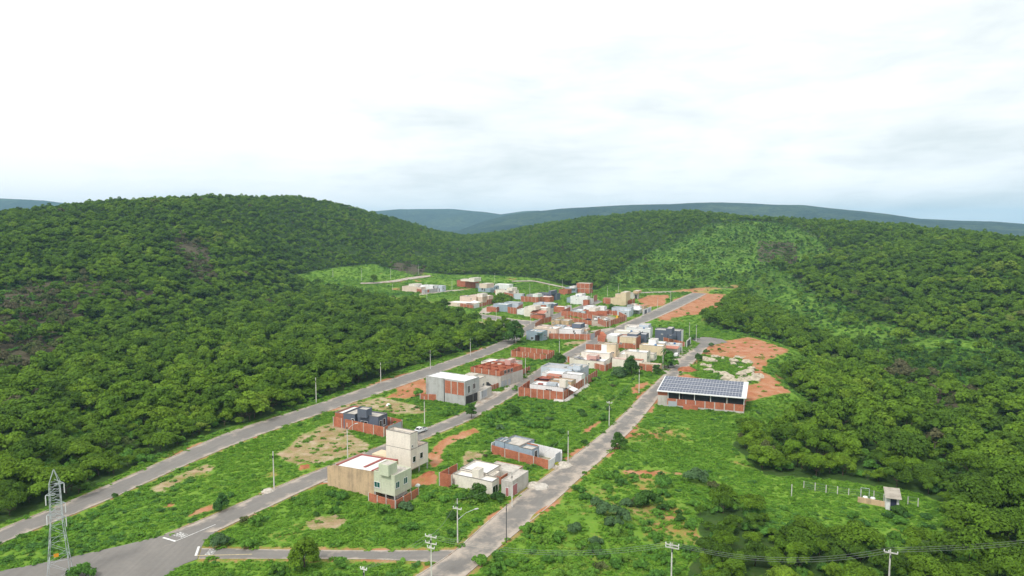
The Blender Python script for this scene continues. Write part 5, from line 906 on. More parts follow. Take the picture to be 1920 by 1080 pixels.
pole('lampc', 995, 588, 608, 'concrete pole with raised lamp arm by the inner street corner', lamp=(3.2, 1, .75)); pole('porch', 1031.4, 567, 593, 'concrete pole beside the terracotta porch', arm=((.8, 1.2),)); pole('tiled', 1205.6, 570, 592.5, 'concrete pole in front of the terracotta house gates'); pole('up1', 1233, 557, 580, 'concrete pole between red earth and the second street'); pole('up2', 1257.4, 545, 567.5, 'concrete pole near the top of the second street'); pole('back1', 1159.5, 531.5, 549, 'concrete pole behind the beige tower house'); pole('back2', 1138.9, 536.7, 556.5, 'concrete pole on the grass left of the beige tower house'); pole('back3', 1108.5, 545, 558.5, 'concrete pole right of the blue house in the upper village'); pole('grass', 1070.4, 559.6, 581.5, 'concrete pole on the grass plot below the blue house')
pole('v1', 847.5, 523, 545, 'concrete pole by the pale path right of the twin house'); pole('v2', 800.5, 529, 560.5, 'concrete pole in front of the cream twin house'); pole('v3', 862.3, 558, 575, 'concrete pole at the near wall of the hip roofed house'); pole('v4', 903.6, 564, 578, 'concrete pole by the hip roofed house gate'); pole('v5', 904, 584, 604, 'concrete pole at the left end of the curved inner street'); pole('v6', 896.6, 515.6, 537, 'concrete pole beside the cream house at the top of the village'); pole('v7', 927.6, 512, 533, 'concrete pole behind the light blue house'); pole('v8', 993.4, 531.5, 552, 'concrete pole behind the grey green block'); pole('v9', 1029.5, 527, 546, 'concrete pole behind the dark grey house in the upper village'); pole('v10', 1054.4, 524, 542, 'concrete pole at the forest edge left of the tall brick building'); pole('v11', 930.6, 574.7, 604.5, 'concrete pole in front of the blank fronted blue grey house')
pole('f1', 624.3, 503, 520, 'leftmost concrete pole on the far grass clearing below the wooded hill'); pole('f2', 678.3, 501.7, 526, 'concrete pole left of the lone tree on the far clearing'); pole('f3', 732.5, 501.7, 524, 'concrete pole in the middle of the far clearing'); pole('f4', 784.7, 496, 515, 'concrete pole at the right end of the far clearing path'); pole('f5', 736, 529.5, 545, 'short looking concrete pole among trees below the far path')
pole('bus', 1258, 1018, 1112, 'concrete pole with white double crossarm rising from dense bushes', arm=((.3, 1.1), (.75, 1.1))); pole('bus2', 1665, 1030, 1120, 'concrete pole rising from dense trees near the lower right corner', arm=((.5, 1.0),)); pole('bot', 684, 1063, 1150, 'pole top at the lower edge of the photo, below the cross street', arm=((.3, .6),))
def cable(p, q, sag, label, n=12, r=.02, off=(0, 0, 0)):
    M = MB(); p = np.array(p) + off; q = np.array(q) + off; pts = [p + (q - p) * t - np.array((0, 0, 4 * sag * t * (1 - t))) for t in np.linspace(0, 1, n)]; M.tube(pts, [r] * n, 4, False)
    return solo('cable', M, 'cable', label, 'cable', (p + q) / 2, 'overhead cables')
J, B1, B2, BT, CO, GA = (POLES[k] for k in ('junc', 'bus', 'bus2', 'bot', 'corner', 'gate'))
for k in (-.9, 0, .9):
    cable(B1, B2, 2.2, 'overhead cables between the two poles in the bushes at lower right', off=(0, k * .8, 0)); cable(B2, B2 + (60, 6, 4), 1.5, 'overhead cables leaving the lower right pole towards the photo edge', off=(0, k * .8, 0)); cable(J + (0, 0, -.3), B1, 2.2, 'overhead cables crossing the near street to the pole in the bushes', off=(0, k * .8, 0)); cable(J, BT, .8, 'overhead cables from the crossarm pole down to the lower edge', off=(k * .9, 0, 0))
cable(CO, GA, 1.2, 'thin cable from the lamp pole to the gate building pole'); cable(CO, J, 1.0, 'thin cable from the lamp pole to the crossarm pole'); cable(GA, POLES['blue'], 1.2, 'thin cable above the plot beside the blue grey house'); cable(POLES['blue'], POLES['r3a'], 1.2, 'thin cable above the grassy slope by the third street'); cable(POLES['r3a'], POLES['r3b'], 1.2, 'thin cable between the two poles on the third street verge'); cable(POLES['r3b'], POLES['palm'], 1.0, 'thin cable running up to the pole by the palm tree'); cable(POLES['r1b'], POLES['r1c'], 1.2, 'thin cable along the outer road, lower span'); cable(POLES['r1c'], POLES['r1d'], 1.2, 'thin cable along the outer road, middle span'); cable(POLES['r1d'], POLES['r1e'], 1.2, 'thin cable along the outer road, top span')
# ---------------------------------------------------------------- vehicles
def vehicle(kind, px, py, ang, label, paint, s=1.0):
    p = G(px, py); th = math.radians(ang); f = np.array((math.cos(th), math.sin(th), 0)); l = np.array((-f[1], f[0], 0)); Z = np.array((0, 0, 1.0)); o = thing({'van': 'parked_van', 'pickup': 'parked_pickup', 'car': 'parked_car'}[kind], label, {'van': 'van', 'pickup': 'pickup', 'car': 'car'}[kind], (p[0], p[1], .06))
    P = np.array((p[0], p[1], .06)); at = lambda x, y, z: P + f * x * s + l * y * s + Z * z * s
    if kind == 'van': pr = [(-2.3, .35), (-2.35, 1.9), (-2.1, 2.15), (.9, 2.15), (1.7, 1.35), (2.35, 1.1), (2.4, .35)]; gl = [(-2.0, 1.35), (-1.95, 1.95), (.85, 1.95), (1.45, 1.35)]; ws = ((.95, 2.12), (1.68, 1.38)); W_ = .95; wx = (-1.45, 1.5)
    elif kind == 'pickup': pr = [(-2.6, .45), (-2.65, 1.1), (-.55, 1.12), (-.45, 1.72), (.75, 1.75), (1.45, 1.15), (2.5, 1.0), (2.6, .45)]; gl = [(-.35, 1.15), (-.32, 1.62), (.7, 1.64), (1.2, 1.15)]; ws = ((.8, 1.72), (1.42, 1.17)); W_ = .88; wx = (-1.6, 1.65)
    else: pr = [(-2.05, .35), (-2.1, .95), (-1.5, 1.45), (.3, 1.5), (1.05, 1.0), (1.95, .85), (2.05, .35)]; gl = [(-1.35, .98), (-1.2, 1.36), (.25, 1.4), (.8, 1.0)]; ws = ((.38, 1.46), (1.0, 1.02)); W_ = .83; wx = (-1.3, 1.3)
    M = MB(); n = len(pr); tw = lambda z: W_ if z < 1.15 else W_ * .86
    A = [at(x, -tw(z), z) for x, z in pr]; B = [at(x, tw(z), z) for x, z in pr]
    for i in range(n): j = (i + 1) % n; M.quad(A[j], A[i], B[i], B[j])
    for S, rev in ((A, 1), (B, 0)):
        i0 = len(M.v); M.v += [tuple(q) for q in S]; ids = list(range(i0, i0 + n)); M.f.append(tuple(ids if rev else ids[::-1])); M.uv += [(0, 0)] * n
    b = part('body', M, paint, o)
    for sd in (-1, 1):
        M = MB(); q = [at(x, sd * (tw(z) if z < 1.1 else W_ * .87) + sd * .02, z) for x, z in gl]; M.quad(*(q if sd > 0 else q[::-1])); part('side_window', M, 'glass', o)
    (x0, z0), (x1, z1) = ws; M = MB(); M.quad(at(x1 + .03, -W_ * .8, z1), at(x1 + .03, W_ * .8, z1), at(x0 + .03, W_ * .74, z0 - .04), at(x0 + .03, -W_ * .74, z0 - .04)); part('windscreen', M, 'glass', o)
    for x in wx:
        for sd in (-1, 1): M = MB(); M.tube([at(x, sd * (W_ - .2), .34), at(x, sd * (W_ + .02), .34)], [.34 * s, .34 * s], 12); w = part('wheel', M, 'tyre', o); M = MB(); M.tube([at(x, sd * (W_ + .02), .34), at(x, sd * (W_ + .03), .34)], [.2 * s, .2 * s], 10); part('rim', M, 'steel', w)
    for sd in (-1, 1): M = MB(); x = pr[-1][0]; M.bar(at(x + .01, sd * W_ * .72, .72), at(x + .03, sd * W_ * .72, .72), .3 * s, .18 * s); part('headlight', M, 'lamp', o)
    if kind == 'pickup': M = MB(); M.hexa([at(-2.5, -.72, 1.122), at(-.7, -.72, 1.122), at(-.7, .72, 1.122), at(-2.5, .72, 1.122)], [at(-2.5, -.72, 1.14), at(-.7, -.72, 1.14), at(-.7, .72, 1.14), at(-2.5, .72, 1.14)]); part('load_bed', M, 'dark_metal', o)
    return o
vehicle('pickup', 787.5, 811, 235, 'white pickup with dark load bed parked beside the cream tower house', 'car_white', .92)
vehicle('van', 1120, 600.5, 228, 'white minibus van parked in the brick walled yard', 'car_white', 1.0)
vehicle('pickup', 1138, 600.5, 235, 'white pickup truck parked right of the van in the yard', 'car_white', 1.0)
vehicle('car', 1259, 688.5, 245, 'pale silver car parked under the leafy tree at the street corner', 'car_silver', 1.0)
vehicle('car', 1268, 668, 240, 'white car on the drive in front of the pinkish carport', 'car_white', 1.0)
vehicle('car', 1076.5, 586, 200, 'dark car parked at the left end of the pale grey shed', 'car_dark', 1.0)
vehicle('car', 1102, 601.5, 160, 'low dark car standing behind the near wall of the vehicle yard', 'car_dark', 1.0)
def loader():
    p = G(1158, 600); th = math.radians(60); f = np.array((math.cos(th), math.sin(th), 0)); l = np.array((-f[1], f[0], 0)); Z = np.array((0, 0, 1.0)); P = np.array((p[0], p[1], 0)); at = lambda x, y, z: P + f * x + l * y + Z * z; o = thing('loader', 'yellow wheeled loader at the back of the vehicle yard', 'loader', P)
    def blk(x0, x1, y0, y1, z0, z1, m, n, tp=0): M = MB(); M.hexa([at(x0, y0, z0), at(x1, y0, z0), at(x1, y1, z0), at(x0, y1, z0)], [at(x0 + tp, y0 + tp, z1), at(x1 - tp, y0 + tp, z1), at(x1 - tp, y1 - tp, z1), at(x0 + tp, y1 - tp, z1)]); part(n, M, m, o)
    blk(-2.2, 1.2, -.7, .7, .7, 1.6, 'yellow_paint', 'body', .08); blk(-.9, .7, -.65, .65, 1.6, 3.0, 'yellow_paint', 'cab', .1); blk(-.8, .6, -.67, .67, 1.8, 2.6, 'glass', 'cab_window', .06); blk(2.2, 2.9, -1.1, 1.1, .2, 1.1, 'dark_metal', 'bucket', .12)
    for y in (-.6, .6): M = MB(); M.bar(at(.9, y, 1.4), at(2.3, y, .7), .2); part('lift_arm', M, 'yellow_paint', o)
    for x in (-1.4, .9):
        for y in (-.95, .95): M = MB(); M.tube([at(x, y - .22, .62), at(x, y + .22, .62)], [.62, .62], 12); part('wheel', M, 'tyre', o)
loader()
# ---------------------------------------------------------------- pale boulders and heaps
def boulders():
    R_ = random.Random(11); protos = []
    for k in range(6):
        v = []; f = []; nu, nv = 9, 6; sx, sy, sz = R_.uniform(.9, 1.5), R_.uniform(.8, 1.2), R_.uniform(.45, .75)
        for j in range(nv + 1):
            for i in range(nu):
                a = 6.2832 * i / nu; e = -1.2 + 2.77 * j / nv; r = 1 + .34 * (vnoise(np.array(math.cos(a) * 1.7 + k * 9), np.array(math.sin(a) * 1.7 + e * 2), 5) - .5) * 2 + R_.uniform(-.09, .09); v.append((sx * r * math.cos(e) * math.cos(a), sy * r * math.cos(e) * math.sin(a), sz * r * math.sin(e) + .25))
        for j in range(nv):
            for i in range(nu): f.append((j * nu + i, j * nu + (i + 1) % nu, (j + 1) * nu + (i + 1) % nu, (j + 1) * nu + i))
        me = bpy.data.meshes.new('boulder'); me.from_pydata(v, [], f); me.materials.append(mat('rock')); protos.append(me)
    band = [(1318, 673), (1340, 669), (1362, 671), (1385, 676), (1398, 680), (1406, 690), (1392, 672), (1322, 684), (1330, 690), (1338, 695), (1344, 700), (1352, 702), (1360, 704), (1372, 708), (1384, 709), (1396, 712), (1410, 716), (1418, 712), (1422, 707), (1412, 702), (1402, 698), (1396, 706), (1388, 715), (1378, 716), (1368, 712), (1350, 678), (1372, 680), (1382, 686), (1330, 676), (1402, 715)]
    for i in range(90):
        c = R_.choice(band); px, py = c[0] + R_.gauss(0, 5), c[1] + R_.gauss(0, 2.0); p = GT(px, py); o = bpy.data.objects.new('boulder', R_.choice(protos)); C.objects.link(o); s = R_.choice([.5, .7, .9, 1.2, 1.7, 2.2]); o.location = (p[0], p[1], p[2] - .1); o.scale = (s, s, s * R_.uniform(.5, .9)); o.rotation_euler = (R_.uniform(-.2, .2), R_.uniform(-.2, .2), R_.uniform(0, 6.28)); tag(o, 'pale cream rubble boulder in the dumped rock bank beyond the solar roofed shed', 'boulder', 'pale boulders dumped on the red earth platform')
boulders()
heap('earth_heap', 'dark red earth heap beside the street above the solar roofed shed', 1288, 694, 4.2, 1.5, 'earth_red', seed=2); heap('earth_heap', 'small orange red earth heap on grass near the middle road', 573, 877, 2.6, .9, 'earth_red', seed=5); heap('earth_heap', 'orange earth heap behind the cream tower house', 808, 893, 2.6, 1.1, 'earth_red', seed=6)
heap('sand_heap', 'pale sand heap by the street beside the gate building', 1000, 911, 2.0, .9, 'rubble', seed=7); heap('sand_heap', 'grey gravel heap next to the pale sand heap', 1013, 913, 2.4, .8, 'slab', seed=8); heap('sand_heap', 'tan soil heap in front of the white gate wall', 1056, 873, 2.6, 1.0, 'rubble', seed=9); heap('brick_heap', 'red brick heap at the corner by the second street', 1129, 628.5, 2.6, 2.0, 'brick', seed=10); heap('rubble_heap', 'pale rubble beside the pole on the middle road verge', 503, 921, 1.6, .7, 'rubble', seed=12); heap('rubble_heap', 'white rubble on the bare ground left of the dark grey house', 728, 760, .9, .7, 'plaster_white', seed=13); heap('rubble_heap', 'white sheet scraps on ground beside the cream tower house', 783, 911, 0.8, .5, 'plaster_white', seed=14)
# ---------------------------------------------------------------- where things grow
P_OPEN = [(-500, 1185), (0, 984), (60, 963), (140, 928), (220, 892), (290, 857), (350, 831), (420, 805), (520, 775), (600, 747), (700, 711), (800, 679), (870, 657), (930, 642), (966, 630), (958, 624), (915, 620), (880, 608), (850, 594), (800, 577), (745, 569), (690, 558), (630, 547), (575, 537), (548, 518), (600, 507), (650, 500), (700, 495), (735, 506), (790, 511), (850, 516), (900, 515), (960, 519), (1010, 522), (1040, 530), (1075, 538), (1118, 545), (1130, 538), (1200, 541), (1300, 541), (1392, 543), (1370, 556), (1345, 578), (1320, 603), (1335, 615), (1380, 622), (1420, 632), (1478, 648), (1492, 657), (1446, 674), (1438, 690), (1486, 738), (1446, 746), (1418, 756), (1416, 778), (1388, 797), (1380, 835), (1405, 872), (1440, 892), (1590, 902), (1735, 928), (1790, 955), (1775, 1000), (1660, 1040), (1570, 1012), (1450, 978), (1370, 940), (1300, 965), (1310, 1005), (1290, 1065), (1270, 1400), (-500, 1400)]
P_HILL = [(1130, 540), (1150, 515), (1220, 470), (1290, 440), (1330, 420), (1400, 414), (1480, 420), (1540, 450), (1560, 480), (1500, 505), (1480, 520), (1530, 552), (1620, 592), (1720, 628), (1880, 645), (2000, 700), (2000, 750), (1880, 738), (1750, 724), (1640, 688), (1560, 640), (1470, 596), (1400, 556), (1392, 541), (1300, 539)]
P_DRY = [[(-60, 570), (60, 530), (170, 520), (215, 545), (150, 600), (135, 650), (80, 690), (70, 725), (-60, 715)], [(325, 440), (390, 465), (412, 540), (360, 530), (330, 480)], [(190, 535), (300, 545), (240, 585)], [(1690, 690), (1840, 750), (1770, 785), (1640, 715)], [(1420, 450), (1490, 455), (1500, 500), (1420, 490)], [(60, 720), (90, 715), (80, 790), (62, 780)], [(730, 490), (800, 500), (790, 520), (735, 505)]]
P_RED = [[(722, 747), (762, 722), (800, 708), (800, 728), (792, 742), (760, 752)], [(800, 856), (832, 820), (876, 802), (892, 812), (850, 838), (832, 862), (802, 882)], [(775, 900), (800, 882), (835, 888), (822, 906), (790, 912)], [(1232, 602), (1266, 560), (1300, 550), (1388, 552), (1372, 560), (1350, 582), (1320, 590), (1290, 592)], [(1195, 562), (1215, 553), (1258, 552), (1245, 570), (1212, 578)], [(1325, 642), (1365, 640), (1404, 630), (1484, 655), (1442, 672), (1430, 690), (1484, 737), (1440, 742), (1412, 752), (1400, 778), (1396, 748), (1402, 738), (1260, 712), (1282, 700), (1330, 712), (1390, 724), (1425, 718), (1412, 695), (1392, 672), (1310, 664)], [(1182, 738), (1196, 720), (1216, 712), (1214, 725), (1196, 740)], [(1098, 815), (1126, 788), (1136, 792), (1118, 815)], [(350, 972), (372, 958), (404, 943), (408, 952), (380, 968)], [(318, 948), (340, 938), (350, 946), (330, 954)], [(1150, 876), (1180, 877), (1282, 887), (1280, 892), (1180, 883)], [(1118, 985), (1128, 980), (1132, 988)], [(1040, 990), (1056, 982), (1058, 992)], [(1275, 672), (1295, 668), (1300, 678), (1276, 684)], [(1212, 770), (1240, 762), (1236, 776)], [(560, 872), (590, 868), (588, 882), (560, 884)], [(640, 905), (620, 920), (590, 912), (605, 902)]]
P_TAN = [[(512, 850), (560, 820), (625, 786), (648, 800), (690, 822), (668, 848), (620, 862), (560, 868)], [(612, 772), (640, 755), (720, 745), (790, 768), (800, 782), (740, 778), (690, 768)], [(300, 912), (350, 888), (392, 868), (408, 876), (350, 905), (316, 922)], [(560, 975), (620, 962), (668, 974), (640, 992), (580, 990)], [(800, 905), (835, 880), (905, 868), (925, 842), (890, 848), (845, 880)], [(1390, 668), (1460, 655), (1430, 645), (1380, 640), (1360, 655)], [(1040, 598), (1050, 590), (1060, 596)], [(960, 610), (990, 614), (975, 630), (950, 622)], [(1060, 650), (1100, 645), (1110, 638), (1070, 640)], [(860, 600), (900, 602), (950, 612), (940, 620), (890, 612)], [(1420, 735), (1405, 745), (1380, 735), (1400, 728)]]
def in_any(px, py, polys):
    v = np.zeros(np.shape(px), bool)
    for p in polys: v |= pinp(px, py, p)
    return v
def keepout(x, y, quads, cell=12.0):
    ix = np.floor(x / cell).astype(int); iy = np.floor(y / cell).astype(int); key = ix * 100003 + iy; order = np.argsort(key); ks = key[order]; out = np.zeros(len(x), bool)
    for q in quads:
        q = [tuple(map(float, p[:2])) for p in q]; x0, x1 = min(p[0] for p in q), max(p[0] for p in q); y0, y1 = min(p[1] for p in q), max(p[1] for p in q)
        for cx in range(math.floor(x0 / cell), math.floor(x1 / cell) + 1):
            for cy in range(math.floor(y0 / cell), math.floor(y1 / cell) + 1):
                k = cx * 100003 + cy; a, b = np.searchsorted(ks, k), np.searchsorted(ks, k, 'right')
                if b > a: i = order[a:b]; out[i] |= pinp(x[i], y[i], q)
    return out
def warp(x, y, amp, sc, s): return x + (fbm(x, y, sc, s, 3) - .5) * 2 * amp, y + (fbm(x, y, sc, s + 50, 3) - .5) * 2 * amp
def zones(x, y, z):
    wx, wy = warp(x, y, 2.0, 9, 61); px, py, d = proj(wx, wy, z); ok = y > 5
    eb = np.full(np.shape(x), 1e9)
    for (x0, y0), (x1, y1) in zip(EDGE[:-1], EDGE[1:]):
        dx, dy = x1 - x0, y1 - y0; q = np.clip(((x - x0) * dx + (y - y0) * dy) / (dx * dx + dy * dy), 0, 1); eb = np.minimum(eb, np.hypot(x - x0 - q * dx, y - y0 - q * dy))
    op = (pinp(px, py, P_OPEN) | ((eb < 9.5) & (py > 640))) & ok; hill = pinp(px, py, P_HILL) & ok & ~op; dry = in_any(px, py, P_DRY) & ok
    return px, py, d, op, hill, dry
BIG = []
def paint_ground():
    x, y, z = GX, GY, GZ; px, py, d, op, hill, dry = zones(x, y, z); rz = np.hypot(x, y) < 1500
    wx, wy = warp(x, y, 4.0, 14, 71); qx, qy, _ = proj(wx, wy, z)
    red = in_any(qx, qy, P_RED); tan = in_any(qx, qy, P_TAN); yard = keepout(x, y, LOTS)
    edge = np.zeros(len(x))                      # soil along the road edges
    for A in ROADQ: pass
    wood = ~op & ~hill
    sp = fbm(x, y, 16, 81, 3); spots = op & (sp > .66)
    def put(k, v):
        a = GROUND.data.attributes.new(k, 'FLOAT', 'POINT'); a.data.foreach_set('value', v.astype(np.float32))
    # soften masks a little along the ground grid
    n = len(AZ)
    def soft(v):
        g = v.astype(float).reshape(-1, n)
        for _ in range(3): g[1:-1, 1:-1] = (g[1:-1, 1:-1] * 2 + g[:-2, 1:-1] + g[2:, 1:-1] + g[1:-1, :-2] + g[1:-1, 2:]) / 6
        return g.ravel()
    rd = np.zeros(len(x), bool)
    for q in ROADQ: pass
    big = BIG
    for q in ROADQ:
        q = np.array([p[:2] for p in q], float); c = q.mean(0)
        if len(q) == 4: big.append(c + (q - c) * np.array([1.0, 1.0]) + (q - c) / (np.linalg.norm(q - c, axis=1)[:, None] + 1e-6) * 1.6)
    rd = keepout(x, y, big)
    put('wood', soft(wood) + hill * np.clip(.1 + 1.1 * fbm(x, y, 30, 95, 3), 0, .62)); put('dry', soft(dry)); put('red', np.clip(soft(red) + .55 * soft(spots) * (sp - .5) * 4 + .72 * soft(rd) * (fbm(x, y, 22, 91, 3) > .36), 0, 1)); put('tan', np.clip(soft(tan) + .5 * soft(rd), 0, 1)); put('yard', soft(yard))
paint_ground()
# ---------------------------------------------------------------- foliage meshes
def crown_data(seed, R, H, z0, nl, q, size, flat=.7, up=.45, spread=.85, tintvar=1.0, edge=.75):
    g = np.random.default_rng(seed); P = []; Nn = []; T = []
    for k in range(nl):
        a = g.uniform(0, 6.283) if k else 0; rr = R * spread * math.sqrt(g.uniform(.02, 1)) if k else 0; rl = R * g.uniform(.30, .48); hz = z0 + H * (1 - edge * (rr / R) ** 2) * g.uniform(.62, 1.0)
        c = np.array((rr * math.cos(a), rr * math.sin(a), hz)); d = g.normal(size=(q, 3)); d /= np.linalg.norm(d, axis=1)[:, None]; d[:, 2] = np.where(d[:, 2] < -.25, -d[:, 2], d[:, 2]); rad = rl * g.uniform(.72, 1.08, q)[:, None]
        p = c + d * rad * np.array((1, 1, flat)); n_ = d + g.normal(size=(q, 3)) * .38 + np.array((0, 0, up)); n_ /= np.linalg.norm(n_, axis=1)[:, None]; P.append(p); Nn.append(n_); T.append(np.full(q, g.uniform(0, 1) * tintvar))
    P = np.concatenate(P); Nn = np.concatenate(Nn); T = np.concatenate(T); m = len(P); r = g.normal(size=(m, 3)); t = np.cross(Nn, r); t /= np.linalg.norm(t, axis=1)[:, None]; b = np.cross(Nn, t); s = size * g.uniform(.6, 1.35, m)[:, None]
    drop = Nn * s * .25
    V = np.stack((P + t * s, P + b * s * .62 - drop, P - t * s, P - b * s * .62 - drop), 1).reshape(-1, 3); return V, np.repeat(T, 4)
def leaf_mesh(name, V, T, m, trunk=None, tm='bark'):
    nq = len(V) // 4; f = np.arange(nq * 4).reshape(-1, 4).tolist(); v = V.tolist(); t = T.tolist()
    nl = len(f)
    if trunk:
        o = len(v); v += [list(p) for p in trunk.v]; f += [[i + o for i in q] for q in trunk.f]; t += [0] * len(trunk.v)
    me = bpy.data.meshes.new(name); me.from_pydata(v, [], f); me.materials.append(mat(m))
    if trunk: me.materials.append(mat(tm)); me.polygons.foreach_set('material_index', [0] * nl + [1] * (len(f) - nl))
    a = me.attributes.new('tint', 'FLOAT', 'POINT'); a.data.foreach_set('value', t); me.update(); return me
def trunk_mb(seed, h, r, R, zc):
    g = random.Random(seed); M = MB(); top = (g.uniform(-.3, .3), g.uniform(-.3, .3), h); M.tube([(0, 0, -.5), (g.uniform(-.15, .15), g.uniform(-.15, .15), h * .5), top], [r, r * .75, r * .6], 6, False)
    for k in range(4): a = k * 1.57 + g.uniform(-.4, .4); e = (top[0] + math.cos(a) * R * .55, top[1] + math.sin(a) * R * .55, zc + g.uniform(-.3, .6)); M.tube([top, ((top[0] + e[0]) / 2, (top[1] + e[1]) / 2, (top[2] + e[2]) / 2 - .1), e], [r * .55, r * .4, r * .15], 5, False)
    return M
PROTO = bpy.data.collections.new('leafy_sources')
def proto(name, me): o = bpy.data.objects.new(name, me); PROTO_C.objects.link(o); return o
def stuff(name, pts, protos, idx, rot, scl, label=None):
    """one object: its vertices carry copies of the given meshes"""
    col = bpy.data.collections.new(name + '_sources')
    for k, me in enumerate(protos): col.objects.link(bpy.data.objects.new('%s_%03d' % (name, k), me))
    me = bpy.data.meshes.new(name); me.vertices.add(len(pts)); me.vertices.foreach_set('co', np.asarray(pts, float).ravel())
    for k, ty, v in (('idx', 'INT', idx), ('rot', 'FLOAT', rot)): me.attributes.new(k, ty, 'POINT').data.foreach_set('value', np.asarray(v, np.int32 if ty == 'INT' else np.float32))
    me.attributes.new('scl', 'FLOAT_VECTOR', 'POINT').data.foreach_set('vector', np.asarray(scl, np.float32).ravel()); me.update()
    o = bpy.data.objects.new(name, me); C.objects.link(o); o['kind'] = 'stuff'
    if label: o['label'] = label
    ng = bpy.data.node_groups.new(name, 'GeometryNodeTree'); ng.interface.new_socket('Geometry', in_out='INPUT', socket_type='NodeSocketGeometry'); ng.interface.new_socket('Geometry', in_out='OUTPUT', socket_type='NodeSocketGeometry')
    N = ng.nodes.new; L = ng.links.new; gi = N('NodeGroupInput'); go = N('NodeGroupOutput'); ci = N('GeometryNodeCollectionInfo'); ci.inputs[0].default_value = col; ci.inputs[1].default_value = True; ci.inputs[2].default_value = True
    ip = N('GeometryNodeInstanceOnPoints'); L(gi.outputs[0], ip.inputs['Points']); L(ci.outputs[0], ip.inputs['Instance']); ip.inputs['Pick Instance'].default_value = True
    def na(k, t): q = N('GeometryNodeInputNamedAttribute'); q.data_type = t; q.inputs[0].default_value = k; return q.outputs[0]
    L(na('idx', 'INT'), ip.inputs['Instance Index']); cx = N('ShaderNodeCombineXYZ'); L(na('rot', 'FLOAT'), cx.inputs[2]); L(cx.outputs[0], ip.inputs['Rotation']); L(na('scl', 'FLOAT_VECTOR'), ip.inputs['Scale']); L(ip.outputs[0], go.inputs[0])
    md = o.modifiers.new('copies', 'NODES'); md.node_group = ng; return o
# shapes: (R, H, z0, lobes)
KINDS = [(3.3, 4.0, 1.5, 9), (3.8, 3.6, 2.0, 10), (2.8, 4.2, 1.3, 8), (4.1, 3.8, 1.8, 11), (3.1, 3.4, 1.6, 8), (3.5, 5.0, 1.4, 10)]
FAR = []; NEARC = []; NEART = []
for k, (R_, H_, z_, n_) in enumerate(KINDS):
    FAR.append(leaf_mesh('forest_tree', *crown_data(100 + k, R_, H_, z_, n_, 84, .44, .75), 'leaf_forest', trunk_mb(k, z_ * .9, .16, R_, z_ + 1.2)))
    NEARC.append(leaf_mesh('crown', *crown_data(200 + k, R_, H_, z_, n_ + 4, 200, .28, .75), 'leaf_forest')); NEART.append(trunk_mb(60 + k, z_ * .9, .18, R_, z_ + 1.2).mesh('trunk', 'bark'))
SAV = [leaf_mesh('small_tree', *crown_data(300 + k, 1.5, 2.4, 1.4, 5, 40, .5, 1.0), 'leaf_dark', trunk_mb(90 + k, 1.5, .12, 1.2, 2.2)) for k in range(3)]
DRYT = [leaf_mesh('dry_tree', *crown_data(320 + k, 3.0, 2.6, 1.8, 8, 34, .5, 1.1, .1), 'leaf_dry', trunk_mb(95 + k, 2.2, .12, 2.4, 3.2), 'bark_pale') for k in range(2)]
UNDER = [leaf_mesh('low_bush', *crown_data(340 + k, 2.2, 1.3, .3, 7, 40, .5, .8), 'leaf_bush') for k in range(3)]
BUSH = [leaf_mesh('shrub', *crown_data(400 + k, 1.5, 1.1, .2, 9, 70, .26, .9, .35), 'leaf_bush') for k in range(4)]
BUSHB = [leaf_mesh('shrub', *crown_data(420 + k, 1.7, 1.3, .2, 10, 80, .26, .9, .35), 'leaf_blue') for k in range(2)]; BUSHD = [leaf_mesh('shrub', *crown_data(430 + k, 1.6, 1.3, .2, 10, 80, .26, .9, .3), 'leaf_dark') for k in range(2)]
BUSHY = [leaf_mesh('shrub', *crown_data(440, 1.3, 1.2, .3, 8, 70, .24, .9, .35), 'leaf_yellow')]; BUSHR = [leaf_mesh('shrub', *crown_data(445 + k, 1.4, 1.0, .2, 8, 50, .2, .9, .1), 'leaf_dry') for k in range(2)]
WEED = [leaf_mesh('weed', *crown_data(460 + k, .85, .34, .03, 7, 11, .20, .6, 1.3), 'blade') for k in range(4)] + [leaf_mesh('weed', *crown_data(470 + k, 1.0, .6, .05, 7, 13, .24, .8, .8), 'leaf_bush') for k in range(2)]
